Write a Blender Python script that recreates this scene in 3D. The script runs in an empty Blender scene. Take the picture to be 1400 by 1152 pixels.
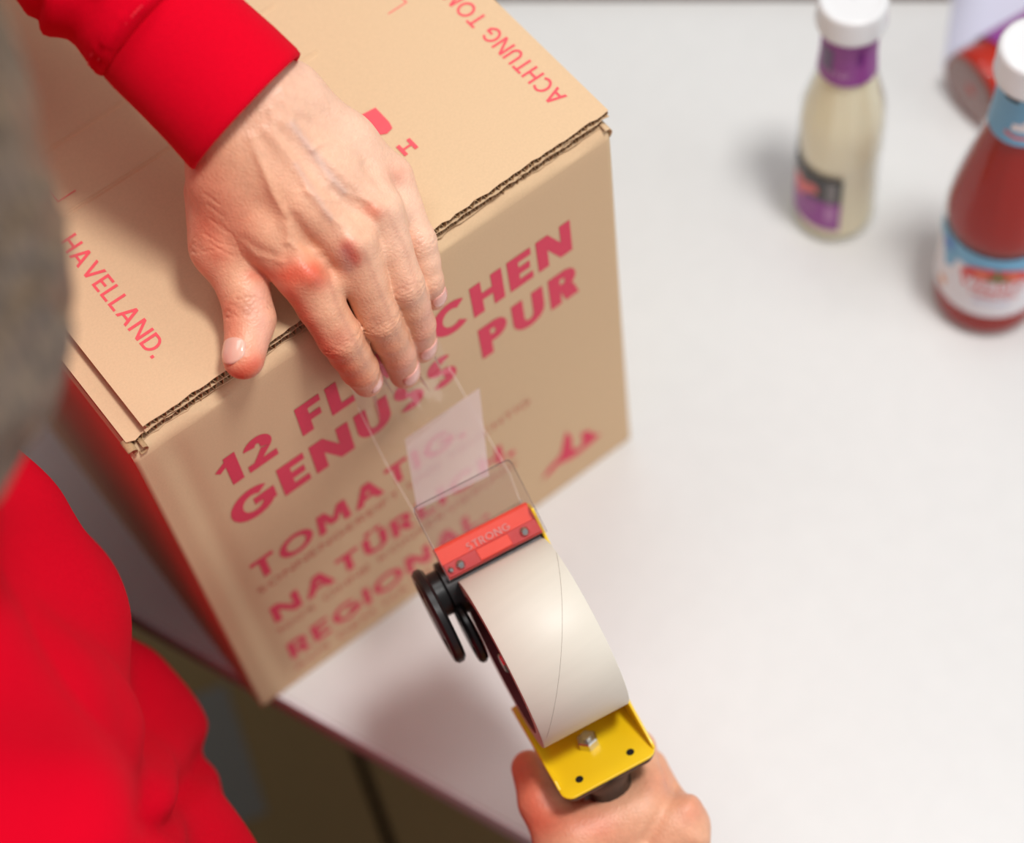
import bpy, bmesh, math
import numpy as np
from mathutils import Vector, Matrix, noise

# ------------------------------------------------------------------ camera
SC = bpy.context.scene
FPX = 2843.1
CAM = np.array([-0.07923, -0.50965, 1.16482])
ROT = np.array([[0.790501, -0.606882, -0.082474],
                [-0.565223, -0.671028, -0.479838],
                [0.235863, 0.425929, -0.873472]])      # rows: right, down, forward
H = 0.33                                                # carton height
WB = 0.2856                                             # carton width
DB = 0.36                                               # carton depth
FLOOR = -0.78


def at(x, y, d):
    """real position of a point seen at (x, y) that lies d metres deep"""
    return CAM + d * (ROT.T @ np.array([(x - 700) / FPX, (y - 576) / FPX, 1.0]))


def onz(x, y, z=0.0):
    r = ROT.T @ np.array([(x - 700) / FPX, (y - 576) / FPX, 1.0])
    return CAM + (z - CAM[2]) / r[2] * r


def ony(x, y, Y=0.0):
    r = ROT.T @ np.array([(x - 700) / FPX, (y - 576) / FPX, 1.0])
    return CAM + (Y - CAM[1]) / r[1] * r


def unit(v):
    v = np.asarray(v, float)
    return v / np.linalg.norm(v)


cd = bpy.data.cameras.new('camera')
cam = bpy.data.objects.new('camera', cd)
SC.collection.objects.link(cam)
cd.sensor_width = 36
cd.lens = FPX / 1400 * 36
M = Matrix.Identity(4)
for i in range(3):
    M[i][0], M[i][1], M[i][2], M[i][3] = ROT[0][i], -ROT[1][i], -ROT[2][i], CAM[i]
cam.matrix_world = M
cd.clip_start = 0.01
cd.dof.use_dof = True
cd.dof.focus_distance = 0.985
cd.dof.aperture_fstop = 3.4
SC.camera = cam

SC.view_settings.view_transform = 'Standard'
SC.view_settings.look = 'None'
SC.view_settings.exposure = 0.0
SC.view_settings.gamma = 1.0
SC.view_settings.use_curve_mapping = False

w = bpy.data.worlds.new('world')
SC.world = w
w.use_nodes = True
w.node_tree.nodes['Background'].inputs[0].default_value = (0.95, 0.97, 1.0, 1)
w.node_tree.nodes['Background'].inputs[1].default_value = 0.33


def area(name, loc, target, sx, sy, power, col=(1, 1, 1)):
    l = bpy.data.lights.new(name, 'AREA')
    l.shape = 'RECTANGLE'
    l.size, l.size_y, l.energy, l.color = sx, sy, power, col
    o = bpy.data.objects.new(name, l)
    SC.collection.objects.link(o)
    o.location = loc
    o.rotation_euler = (Vector(target) - Vector(loc)).to_track_quat('-Z', 'Y').to_euler()
    return o


area('ceiling_lamp', (0.52, -0.42, 1.95), (0.15, -0.05, 0.2), 0.30, 0.26, 24, (1, 0.98, 0.955))
area('front_fill', (1.3, -1.7, 0.95), (0.15, 0.0, 0.2), 1.3, 1.0, 11, (1, 0.985, 0.97))  # added soft fill for the carton front, no window known there
area('ceiling_panel', (0.32, 0.50, 1.85), (0.3, 0.3, 0.0), 1.2, 0.40, 7, (1, 0.98, 0.96))


# ------------------------------------------------------------------ helpers
def srgb(r, g, b):
    def f(c):
        c /= 255
        return c / 12.92 if c <= 0.04045 else ((c + 0.055) / 1.055) ** 2.4
    return (f(r), f(g), f(b), 1)


def mat(name, col, rough=0.5, **k):
    m = bpy.data.materials.new(name)
    m.use_nodes = True
    b = m.node_tree.nodes['Principled BSDF']
    b.inputs['Base Color'].default_value = col
    b.inputs['Roughness'].default_value = rough
    for kk, v in k.items():
        b.inputs[kk.replace('_', ' ')].default_value = v
    return m


def grain(m, scale, amount, bump=0.0, detail=4, bscale=None, stretch=None, dist=0.001):
    """procedural mottling of the base colour plus fine bump, in object space"""
    nt = m.node_tree
    b = nt.nodes['Principled BSDF']
    tc = nt.nodes.new('ShaderNodeTexCoord')
    mp = nt.nodes.new('ShaderNodeMapping')
    nt.links.new(tc.outputs['Object'], mp.inputs[0])
    if stretch:
        mp.inputs['Scale'].default_value = stretch
    n = nt.nodes.new('ShaderNodeTexNoise')
    n.inputs['Scale'].default_value = scale
    n.inputs['Detail'].default_value = detail
    nt.links.new(mp.outputs[0], n.inputs['Vector'])
    if amount:
        hs = nt.nodes.new('ShaderNodeHueSaturation')
        mr = nt.nodes.new('ShaderNodeMapRange')
        mr.inputs['From Min'].default_value = 0.3
        mr.inputs['From Max'].default_value = 0.7
        mr.inputs['To Min'].default_value = 1 - amount
        mr.inputs['To Max'].default_value = 1 + amount
        nt.links.new(n.outputs['Fac'], mr.inputs['Value'])
        nt.links.new(mr.outputs[0], hs.inputs['Value'])
        lk = b.inputs['Base Color'].links
        if lk:
            nt.links.new(lk[0].from_socket, hs.inputs['Color'])
        else:
            hs.inputs['Color'].default_value = b.inputs['Base Color'].default_value
        nt.links.new(hs.outputs[0], b.inputs['Base Color'])
    if bump:
        n2 = nt.nodes.new('ShaderNodeTexNoise')
        n2.inputs['Scale'].default_value = bscale or scale
        n2.inputs['Detail'].default_value = 3
        nt.links.new(mp.outputs[0], n2.inputs['Vector'])
        bp = nt.nodes.new('ShaderNodeBump')
        bp.inputs['Strength'].default_value = bump
        bp.inputs['Distance'].default_value = dist
        nt.links.new(n2.outputs['Fac'], bp.inputs['Height'])
        nt.links.new(bp.outputs[0], b.inputs['Normal'])
    return m


def tag(o, label=None, cat=None, group=None, kind=None):
    if label: o['label'] = label
    if cat: o['category'] = cat
    if group: o['group'] = group
    if kind: o['kind'] = kind
    return o


def empty(name, loc=(0, 0, 0)):
    o = bpy.data.objects.new(name, None)
    o.empty_display_size = 0.02
    SC.collection.objects.link(o)
    o.location = loc
    return o


def link(name, me, m=None, parent=None, smooth=True):
    o = bpy.data.objects.new(name, me)
    SC.collection.objects.link(o)
    if m is not None:
        for mm in (m if isinstance(m, (list, tuple)) else [m]):
            me.materials.append(mm)
    if smooth and len(me.polygons):
        me.polygons.foreach_set('use_smooth', np.ones(len(me.polygons), bool))
    if parent is not None:
        o.parent = parent
        if parent.type == 'EMPTY' or True:
            o.matrix_parent_inverse = Matrix.Translation(-Vector(parent.location)) if parent.parent is None else Matrix.Identity(4)
    return o


def mesh(name, V, F):
    me = bpy.data.meshes.new(name)
    me.from_pydata([tuple(map(float, v)) for v in V], [], [tuple(map(int, f)) for f in F])
    me.validate()
    me.update()
    return me


def build(name, V, F, m=None, parent=None, smooth=False, bevel=0, seg=2):
    o = link(name, mesh(name, V, F), m, parent, smooth)
    if bevel:
        b = o.modifiers.new('b', 'BEVEL')
        b.width, b.segments, b.limit_method = bevel, seg, 'ANGLE'
        b.harden_normals = False
        o.data.polygons.foreach_set('use_smooth', np.ones(len(o.data.polygons), bool))
        wn = o.modifiers.new('w', 'WEIGHTED_NORMAL')
        wn.keep_sharp = True
    return o


BOXF = [(0, 3, 2, 1), (4, 5, 6, 7), (0, 1, 5, 4), (1, 2, 6, 5), (2, 3, 7, 6), (3, 0, 4, 7)]


def box_vf(x0, x1, y0, y1, z0, z1):
    return [(x0, y0, z0), (x1, y0, z0), (x1, y1, z0), (x0, y1, z0), (x0, y0, z1), (x1, y0, z1), (x1, y1, z1), (x0, y1, z1)], BOXF


class MB:
    """collects pieces of one part; fr maps local to world"""
    def __init__(s, fr=None):
        s.V, s.F, s.fr = [], [], fr

    def add(s, V, F):
        n = len(s.V)
        V = [np.asarray(v, float) for v in V]
        if s.fr is not None: V = [s.fr(v) for v in V]
        s.V += V
        s.F += [tuple(i + n for i in f) for f in F]
        return s

    def box(s, *a):
        return s.add(*box_vf(*a))

    def prism(s, poly, axis, a0, a1):
        """poly: 2-D outline in the two axes other than `axis`, extruded along it"""
        n = len(poly)
        V = []
        for a in (a0, a1):
            for p in poly:
                v = list(p)
                v.insert(axis, a)
                V.append(v)
        F = [tuple(range(n))[::-1], tuple(range(n, 2 * n))]
        for i in range(n):
            j = (i + 1) % n
            F.append((i, j, n + j, n + i))
        return s.add(V, F)

    def tube(s, P, R, n=12, cap=True, up=(0.13, 0.2, 1)):
        P = [np.asarray(p, float) for p in P]
        if not hasattr(R, '__len__'): R = [R] * len(P)
        V, F = [], []
        for i, p in enumerate(P):
            t = unit(P[min(i + 1, len(P) - 1)] - P[max(i - 1, 0)])
            u = unit(np.cross(t, up))
            v = np.cross(t, u)
            for k in range(n):
                a = 2 * math.pi * k / n
                V.append(p + R[i] * (math.cos(a) * u + math.sin(a) * v))
        for i in range(len(P) - 1):
            for k in range(n):
                l = (k + 1) % n
                F.append((i * n + k, i * n + l, (i + 1) * n + l, (i + 1) * n + k))
        if cap:
            F.append(tuple(range(n))[::-1])
            F.append(tuple(range((len(P) - 1) * n, len(P) * n)))
        return s.add(V, F)

    def lathe(s, prof, c=(0, 0, 0), ax=(0, 0, 1), n=32, rf=None):
        """prof: (r, h); closed ends when r == 0"""
        ax = unit(ax)
        u = unit(np.cross(ax, (0.3, 0.9, 0.1) if abs(ax[0]) > 0.8 else (1, 0, 0)))
        v = np.cross(ax, u)
        V, F = [], []
        for r, h in prof:
            for k in range(n):
                a = 2 * math.pi * k / n
                rr = rf(r, h, a) if rf else r
                V.append(np.asarray(c, float) + ax * h + rr * (math.cos(a) * u + math.sin(a) * v))
        for i in range(len(prof) - 1):
            for k in range(n):
                l = (k + 1) % n
                F.append((i * n + k, i * n + l, (i + 1) * n + l, (i + 1) * n + k))
        if prof[0] != prof[-1]:
            F.append(tuple(range(n))[::-1])
            F.append(tuple(range((len(prof) - 1) * n, len(prof) * n)))
        return s.add(V, F)

    def obj(s, name, m=None, parent=None, smooth=False, bevel=0, seg=2):
        o = build(name, s.V, s.F, m, parent, smooth, bevel, seg)
        if smooth and not bevel:
            e = o.modifiers.new('e', 'EDGE_SPLIT')
            e.split_angle = math.radians(40)
        return o


# ------------------------------------------------------------------ signed distance modelling
class SDF:
    def __init__(s, lo, hi, h):
        s.o = np.array(lo, float)
        s.h = h
        s.n = np.ceil((np.array(hi) - s.o) / h).astype(int) + 1
        s.D = np.full(s.n, 0.05, np.float32)

    def _sub(s, lo, hi):
        a = np.clip(np.floor((lo - s.o) / s.h).astype(int), 0, s.n)
        b = np.clip(np.ceil((hi - s.o) / s.h).astype(int) + 1, 0, s.n)
        if (b <= a).any(): return None
        sl = tuple(slice(a[i], b[i]) for i in range(3))
        g = [(s.o[i] + np.arange(a[i], b[i]) * s.h).astype(np.float32) for i in range(3)]
        return sl, g[0][:, None, None], g[1][None, :, None], g[2][None, None, :]

    def _mix(s, sl, d, k):
        A = s.D[sl]
        if k <= 0:
            s.D[sl] = np.minimum(A, d)
        else:
            hh = np.maximum(k - np.abs(A - d), 0) / k
            s.D[sl] = np.minimum(A, d) - hh * hh * hh * k / 6.0

    def cone(s, A, B, ra, rb, k=0.004):
        A = np.asarray(A, float); B = np.asarray(B, float)
        m = max(ra, rb) + max(k, 0) * 1.3 + 3 * s.h
        r = s._sub(np.minimum(A, B) - m, np.maximum(A, B) + m)
        if r is None: return s
        sl, x, y, z = r
        ab = B - A
        L2 = float(ab @ ab) + 1e-12
        t = np.clip(((x - A[0]) * ab[0] + (y - A[1]) * ab[1] + (z - A[2]) * ab[2]) / L2, 0, 1)
        d = np.sqrt((x - A[0] - t * ab[0]) ** 2 + (y - A[1] - t * ab[1]) ** 2 + (z - A[2] - t * ab[2]) ** 2)
        s._mix(sl, (d - (ra + (rb - ra) * t)).astype(np.float32), k)
        return s

    def chain(s, P, R, k=0.004):
        for i in range(len(P) - 1): s.cone(P[i], P[i + 1], R[i], R[i + 1], k)
        return s

    def ell(s, C, ax, rad, k=0.004):
        C = np.asarray(C, float)
        rad = np.asarray(rad, float)
        m = rad.max() + k * 1.3 + 3 * s.h
        r = s._sub(C - m, C + m)
        if r is None: return s
        sl, x, y, z = r
        q = [((x - C[0]) * a[0] + (y - C[1]) * a[1] + (z - C[2]) * a[2]) for a in ax]
        k0 = np.sqrt(sum((q[i] / rad[i]) ** 2 for i in range(3)))
        k1 = np.sqrt(sum((q[i] / rad[i] ** 2) ** 2 for i in range(3))) + 1e-9
        s._mix(sl, (k0 * (k0 - 1) / k1).astype(np.float32), k)
        return s

    def cut(s, P, N):
        """remove everything on the +N side of the plane"""
        x, y, z = [(s.o[i] + np.arange(s.n[i]) * s.h).astype(np.float32) for i in range(3)]
        d = (x[:, None, None] - P[0]) * N[0] + (y[None, :, None] - P[1]) * N[1] + (z[None, None, :] - P[2]) * N[2]
        s.D = np.maximum(s.D, d.astype(np.float32))
        return s

    def verts(s):
        D, h = s.D, s.h
        S = D < 0
        nx, ny, nz = D.shape
        cnt = np.zeros((nx - 1, ny - 1, nz - 1), np.int8)
        for a in (0, 1):
            for b in (0, 1):
                for c in (0, 1):
                    cnt += S[a:nx - 1 + a, b:ny - 1 + b, c:nz - 1 + c]
        cells = np.argwhere((cnt > 0) & (cnt < 8))
        idx = np.full(cnt.shape, -1, np.int32)
        ci = tuple(cells.T)
        idx[ci] = np.arange(len(cells))
        P = np.zeros((len(cells), 3))
        N = np.zeros(len(cells))
        for ax in range(3):
            o1, o2 = [i for i in range(3) if i != ax]
            for a in (0, 1):
                for b in (0, 1):
                    c0 = cells.copy(); c0[:, o1] += a; c0[:, o2] += b
                    c1 = c0.copy(); c1[:, ax] += 1
                    d0 = D[tuple(c0.T)]; d1 = D[tuple(c1.T)]
                    k = (d0 < 0) != (d1 < 0)
                    t = d0[k] / (d0[k] - d1[k])
                    p = c0[k].astype(float)
                    p[:, ax] += t
                    P[k] += p
                    N[k] += 1
        P = s.o + h * P / N[:, None]
        Q = []
        for ax in range(3):
            o1, o2 = [(1, 2), (2, 0), (0, 1)][ax]
            sa = [slice(None)] * 3; sb = [slice(None)] * 3
            sa[ax] = slice(0, -1); sb[ax] = slice(1, None)
            ch = S[tuple(sa)] != S[tuple(sb)]
            E = np.argwhere(ch)
            E = E[(E[:, o1] > 0) & (E[:, o2] > 0) & (E[:, o1] < D.shape[o1] - 1) & (E[:, o2] < D.shape[o2] - 1)]
            ins = S[tuple(E.T)]
            q = []
            for da, db in ((-1, -1), (0, -1), (0, 0), (-1, 0)):
                e = E.copy(); e[:, o1] += da; e[:, o2] += db
                q.append(idx[tuple(e.T)])
            q = np.stack(q, 1)
            q[~ins] = q[~ins][:, ::-1]
            Q.append(q)
        Q = np.concatenate(Q)
        Q = Q[(Q >= 0).all(1)]
        return P, Q


def relax(P, Q, it=2, f=0.5):
    for _ in range(it):
        A = np.zeros_like(P); n = np.zeros(len(P))
        for i in range(4):
            for j in ((i + 1) % 4, (i + 3) % 4):
                np.add.at(A, Q[:, i], P[Q[:, j]]); np.add.at(n, Q[:, i], 1)
        n[n == 0] = 1
        P = P * (1 - f) + f * A / n[:, None]
    return P


def normals(P, Q):
    fn = np.cross(P[Q[:, 2]] - P[Q[:, 0]], P[Q[:, 3]] - P[Q[:, 1]])
    N = np.zeros_like(P)
    for i in range(4): np.add.at(N, Q[:, i], fn)
    return N / (np.linalg.norm(N, axis=1)[:, None] + 1e-12)


def qmesh(name, P, Q):
    me = bpy.data.meshes.new(name)
    me.vertices.add(len(P)); me.loops.add(4 * len(Q)); me.polygons.add(len(Q))
    me.vertices.foreach_set('co', P.astype(np.float32).ravel())
    me.loops.foreach_set('vertex_index', Q.astype(np.int32).ravel())
    me.polygons.foreach_set('loop_start', np.arange(0, 4 * len(Q), 4, dtype=np.int32))
    me.polygons.foreach_set('use_smooth', np.ones(len(Q), bool))
    me.update(calc_edges=True)
    me.validate()
    return me


def pix(P):
    c = (P - CAM) @ ROT.T
    return np.stack([700 + FPX * c[:, 0] / c[:, 2], 576 + FPX * c[:, 1] / c[:, 2]], 1)


def facing(P, N):
    v = CAM - P
    v /= np.linalg.norm(v, axis=1)[:, None]
    return np.clip((N * v).sum(1) * 3, 0, 1)


def dseg(X, pl):
    """distance of 2-D points to a polyline"""
    pl = np.asarray(pl, float)
    best = np.full(len(X), 1e9)
    if len(pl) == 1: return np.linalg.norm(X - pl[0], axis=1)
    for a, b in zip(pl[:-1], pl[1:]):
        t = np.clip(((X - a) @ (b - a)) / ((b - a) @ (b - a)), 0, 1)
        best = np.minimum(best, np.linalg.norm(X - a - t[:, None] * (b - a), axis=1))
    return best


# ------------------------------------------------------------------ materials
KRAFT = grain(mat('kraft_board', srgb(212, 180, 142), 0.75), 900, 0.035, 0.12, bscale=1500, dist=0.0004)
KRAFT_IN = grain(mat('kraft_fluting', srgb(176, 142, 104), 0.85), 700, 0.10, 0.2)
PRINT = grain(mat('red_print', srgb(218, 58, 88), 0.7), 700, 0.05)
PRINT_THIN = grain(mat('fine_red_print', srgb(205, 100, 88), 0.7), 700, 0.05)
TABLE_M = grain(mat('white_laminate', srgb(220, 220, 219), 0.38), 60, 0.012, 0.03, bscale=900)
EDGE_M = mat('mauve_edge_band', srgb(228, 224, 227), 0.5)
CORE_M = mat('brown_board', srgb(176, 168, 160), 0.7)
STEEL = mat('grey_steel', srgb(120, 120, 122), 0.35, Metallic=0.8)
ZINC = mat('bright_zinc', srgb(205, 203, 200), 0.22, Metallic=1.0)
BLACK = grain(mat('black_plastic', srgb(24, 22, 22), 0.32), 300, 0.05, 0.05)
YELLOW = mat('yellow_paint', srgb(240, 200, 20), 0.32, Coat_Weight=0.3)
REDP = mat('red_plastic', srgb(250, 62, 22), 0.35)
REDP2 = mat('deep_red_plastic', srgb(205, 24, 22), 0.3)
WHITEP = mat('white_lettering', srgb(226, 140, 132), 0.5)
TAPEM = grain(mat('rolled_tape', srgb(214, 208, 194), 0.5, Coat_Weight=0.22, Coat_Roughness=0.45), 40, 0.02, 0.03, bscale=60, stretch=(0.2, 3, 3))
CORECARD = mat('tape_core_card', srgb(120, 70, 74), 0.8)
WHITECAP = mat('white_lacquer', srgb(226, 226, 227), 0.3, Coat_Weight=0.3)
MUST = mat('mustard_sauce', srgb(252, 242, 208), 0.4, Specular_IOR_Level=0.3)
KETCH = mat('ketchup', srgb(165, 20, 0), 0.5, Specular_IOR_Level=0.05)
PURPLE = mat('purple_label', srgb(150, 62, 150), 0.45)
LILAC = mat('lilac_print', srgb(186, 128, 182), 0.45)
DARKL = mat('charcoal_label', srgb(62, 60, 60), 0.45)
GREYL = mat('grey_print', srgb(128, 124, 124), 0.45)
PINKL = mat('coral_print', srgb(226, 110, 110), 0.45)
BLUEL = mat('sky_blue_label', srgb(110, 172, 208), 0.45)
DBLUE = mat('blue_print', srgb(74, 118, 200), 0.45)
WHITEL = mat('white_label', srgb(228, 224, 228), 0.45)
TOMATO = mat('tomato_print', srgb(222, 66, 62), 0.45)
TOMATO2 = mat('light_tomato_print', srgb(232, 118, 84), 0.45)
LEAF = mat('green_print', srgb(66, 130, 60), 0.45)
PALEB = mat('pale_blue_print', srgb(170, 184, 226), 0.45)
ORANGEL = mat('orange_print', srgb(232, 160, 110), 0.45)


def glassy(name, col, rough=0.0, ior=1.45, alpha_mix=None):
    m = mat(name, col, rough, IOR=ior, Transmission_Weight=1.0)
    return m


def film(name, trans, col, white=0.0, rough=0.05, gloss=0.08):
    """thin clear plastic film: mostly see-through, a glossy layer and some milkiness"""
    m = bpy.data.materials.new(name)
    m.use_nodes = True
    nt = m.node_tree
    nt.nodes.clear()
    out = nt.nodes.new('ShaderNodeOutputMaterial')
    t = nt.nodes.new('ShaderNodeBsdfTransparent'); t.inputs[0].default_value = (*trans, 1)
    g = nt.nodes.new('ShaderNodeBsdfGlossy'); g.inputs['Roughness'].default_value = rough
    d = nt.nodes.new('ShaderNodeBsdfDiffuse'); d.inputs[0].default_value = col
    tr = nt.nodes.new('ShaderNodeBsdfTranslucent'); tr.inputs[0].default_value = col
    fr = nt.nodes.new('ShaderNodeFresnel')
    gm = nt.nodes.new('ShaderNodeNewGeometry')
    io = nt.nodes.new('ShaderNodeMapRange')
    io.inputs['To Min'].default_value = 1.45; io.inputs['To Max'].default_value = 1 / 1.45
    nt.links.new(gm.outputs['Backfacing'], io.inputs['Value']); nt.links.new(io.outputs[0], fr.inputs[0])
    ad = nt.nodes.new('ShaderNodeMath'); ad.operation = 'ADD'; ad.inputs[1].default_value = gloss
    m0 = nt.nodes.new('ShaderNodeMixShader'); m0.inputs[0].default_value = 0.3
    m1 = nt.nodes.new('ShaderNodeMixShader'); m1.inputs[0].default_value = white
    m2 = nt.nodes.new('ShaderNodeMixShader')
    nt.links.new(d.outputs[0], m0.inputs[1]); nt.links.new(tr.outputs[0], m0.inputs[2])
    nt.links.new(t.outputs[0], m1.inputs[1]); nt.links.new(m0.outputs[0], m1.inputs[2])
    nt.links.new(fr.outputs[0], ad.inputs[0]); nt.links.new(ad.outputs[0], m2.inputs[0])
    nt.links.new(m1.outputs[0], m2.inputs[1]); nt.links.new(g.outputs[0], m2.inputs[2])
    nt.links.new(m2.outputs[0], out.inputs[0])
    return m


TAPE_CLEAR = film('clear_tape', (0.97, 0.96, 0.95), srgb(235, 230, 225), 0.02, 0.12, 0.0)
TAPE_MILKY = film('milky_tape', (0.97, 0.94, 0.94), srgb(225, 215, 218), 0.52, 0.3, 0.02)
GUARD_M = film('clear_guard', (0.95, 0.93, 0.93), srgb(200, 190, 188), 0.02, 0.05, 0.0)
GUARD_EDGE = mat('guard_edge', srgb(84, 66, 66), 0.3)
BOTTLE_GLASS = film('bottle_glass', (0.96, 0.97, 0.97), srgb(225, 225, 225), 0.0, 0.06, 0.0)

# ------------------------------------------------------------------ setting: floor, table
g = MB().box(-2.5, 3.0, -2.5, 3.0, FLOOR - 0.05, FLOOR)
floor = g.obj('floor', grain(mat('olive_screed', srgb(92, 78, 56), 0.8), 3, 0.10, 0.1, bscale=200))
tag(floor, kind='structure')

E1 = unit([0.3634, -0.9316, 0])              # along the near long edge, towards the viewer
E2 = unit([0.9316, 0.3634, 0])               # across the table
TP0 = np.array([0.0140, -0.0045, 0.0])


def tf(v):
    return TP0 + E1 * v[0] + E2 * v[1] + np.array([0, 0, v[2]])


table = empty('packing_table', tf((0, 0.4, FLOOR)))
tag(table, 'white laminate packing table with a mauve edge band under the carton', 'table')
MB(tf).box(-0.85, 0.95, 0.0015, 0.86, -0.028, 0.0).obj('tabletop', TABLE_M, table, bevel=0.0008)
MB(tf).box(-0.85, 0.95, -0.0012, 0.0015, -0.011, -0.0003).obj('edge_band', EDGE_M, table, bevel=0.0004)
MB(tf).box(-0.85, 0.95, -0.0006, 0.0015, -0.028, -0.011).obj('board_core', CORE_M, table)
for a, b in ((-0.8, 0.05), (0.9, 0.05), (-0.8, 0.8), (0.9, 0.8)):
    MB(tf).box(a - 0.02, a + 0.02, b - 0.02, b + 0.02, FLOOR, -0.03).obj('leg', STEEL, table, bevel=0.002)
MB(tf).box(-0.8, 0.9, 0.03, 0.06, -0.07, -0.029).obj('apron', STEEL, table)

# cartons standing on the floor below the table edge
DARKBOX = grain(mat('brown_carton', srgb(176, 146, 98), 0.85), 200, 0.06, 0.1)
GREYST = mat('grey_sticker', srgb(158, 154, 146), 0.6)


def low_carton(loc, rz, sx, sy, sz, label, sticker=None):
    c, s = math.cos(rz), math.sin(rz)
    fr = lambda v: np.array([loc[0] + c * v[0] - s * v[1], loc[1] + s * v[0] + c * v[1], loc[2] + v[2]])
    e = empty('floor_carton', loc)
    tag(e, label, 'carton', 'cartons on the floor')
    t = 0.004
    g = MB(fr)
    g.box(0, sx, 0, t, 0, sz).box(0, sx, sy - t, sy, 0, sz).box(0, t, t, sy - t, 0, sz).box(sx - t, sx, t, sy - t, 0, sz).box(t, sx - t, t, sy - t, 0, t)
    g.obj('carton_wall', DARKBOX, e)
    MB(fr).box(0, sx, 0.001, sy / 2 - 0.002, sz, sz + t).obj('top_flap', DARKBOX, e, bevel=0.001)
    MB(fr).box(0, sx, sy / 2 + 0.002, sy - 0.001, sz, sz + t).obj('top_flap', DARKBOX, e, bevel=0.001)
    if sticker:
        x0, x1, y0, y1 = sticker
        MB(fr).box(x0, x1, y0, y1, sz + t, sz + t + 0.0005).obj('sticker', GREYST, e)
    return e


g0, g1 = onz(478, 1000, -0.44), onz(535, 1160, -0.44)
GA = math.atan2(g1[1] - g0[1], g1[0] - g0[0])
gd = unit(g1 - g0); gn = np.array([-gd[1], gd[0], 0])      # across the gap, away to the right
cA = g0 - gd * 0.30 - gn * 0.004 - gn * 0.44
cB = g0 - gd * 0.34 + gn * 0.004
low_carton((cA[0], cA[1], FLOOR), GA, 0.62, 0.44, 0.336, 'brown carton on the floor under the corner of the big box, with a grey sticker', (0.22, 0.34, 0.20, 0.36))
low_carton((cB[0], cB[1], FLOOR), GA, 0.62, 0.40, 0.336, 'brown carton on the floor nearest the handle of the tape dispenser')

# dark batten and lavender sheet at the far side of the table
q0, q1 = onz(600, 1.5), onz(1299, 1.5)
bd = unit(q1 - q0); bn = unit(np.cross((0, 0, 1), bd))
bf = lambda v: q0 + bd * v[0] + bn * v[1] + np.array([0, 0, v[2]])
L = float(np.linalg.norm(q1 - q0))
o = MB(bf).box(0, L, 0.0, 0.022, 0, 0.012).obj('wooden_batten', grain(mat('dark_wood', srgb(92, 70, 58), 0.6), 12, 0.2, 0.1, stretch=(8, 8, 1)), bevel=0.001)
tag(o, 'dark brown wooden batten lying along the far side of the white table', 'batten')
p0 = onz(1302, 4); p1 = onz(1293, 66)
sd = unit(p1 - p0); sn = unit(np.cross((0, 0, 1), sd)) * 1.0
if sn @ (onz(1390, 30) - p0) < 0: sn = -sn
V, F = [], []
for i in range(9):
    for j in range(7):
        u, v = -0.10 + i * 0.02, j * 0.03
        zz = 0.0006 + 0.0012 * (1 + math.sin(u * 60 + v * 35)) * 0.5
        p = p0 + sd * u + sn * v
        V.append((p[0], p[1], zz))
for i in range(8):
    for j in range(6):
        F.append((i * 7 + j, (i + 1) * 7 + j, (i + 1) * 7 + j + 1, i * 7 + j + 1))
o = build('paper_sheet', V, F, mat('lavender_paper', srgb(214, 214, 234), 0.7), smooth=True)
so = o.modifiers.new('s', 'SOLIDIFY'); so.thickness = 0.0003
tag(o, 'pale lavender sheet of paper under the lying sauce bottle', 'paper')

# ------------------------------------------------------------------ stroke lettering
def arc(cx, cy, rx, ry, a0, a1, t, tv=None, n=14):
    """ring segment, outer radii rx, ry; degrees"""
    tv = tv or t
    P = []
    n = max(3, int(abs(a1 - a0) / 360 * n * 2))
    for i in range(n):
        q = []
        for k, (r1, r2) in ((0, (rx, ry)), (1, (rx - t, ry - tv))):
            for a in (a0 + (a1 - a0) * (i + k * 0) / n, a0 + (a1 - a0) * (i + 1) / n)[::(1 if k == 0 else -1)]:
                q.append((cx + r1 * math.cos(math.radians(a)), cy + r2 * math.sin(math.radians(a))))
        P.append(q)
    return P


def par(x0, y0, x1, y1, t):
    return [(x0, y0), (x0 + t, y0), (x1 + t, y1), (x1, y1)]


def rc(x0, y0, x1, y1):
    return [(x0, y0), (x1, y0), (x1, y1), (x0, y1)]


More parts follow.
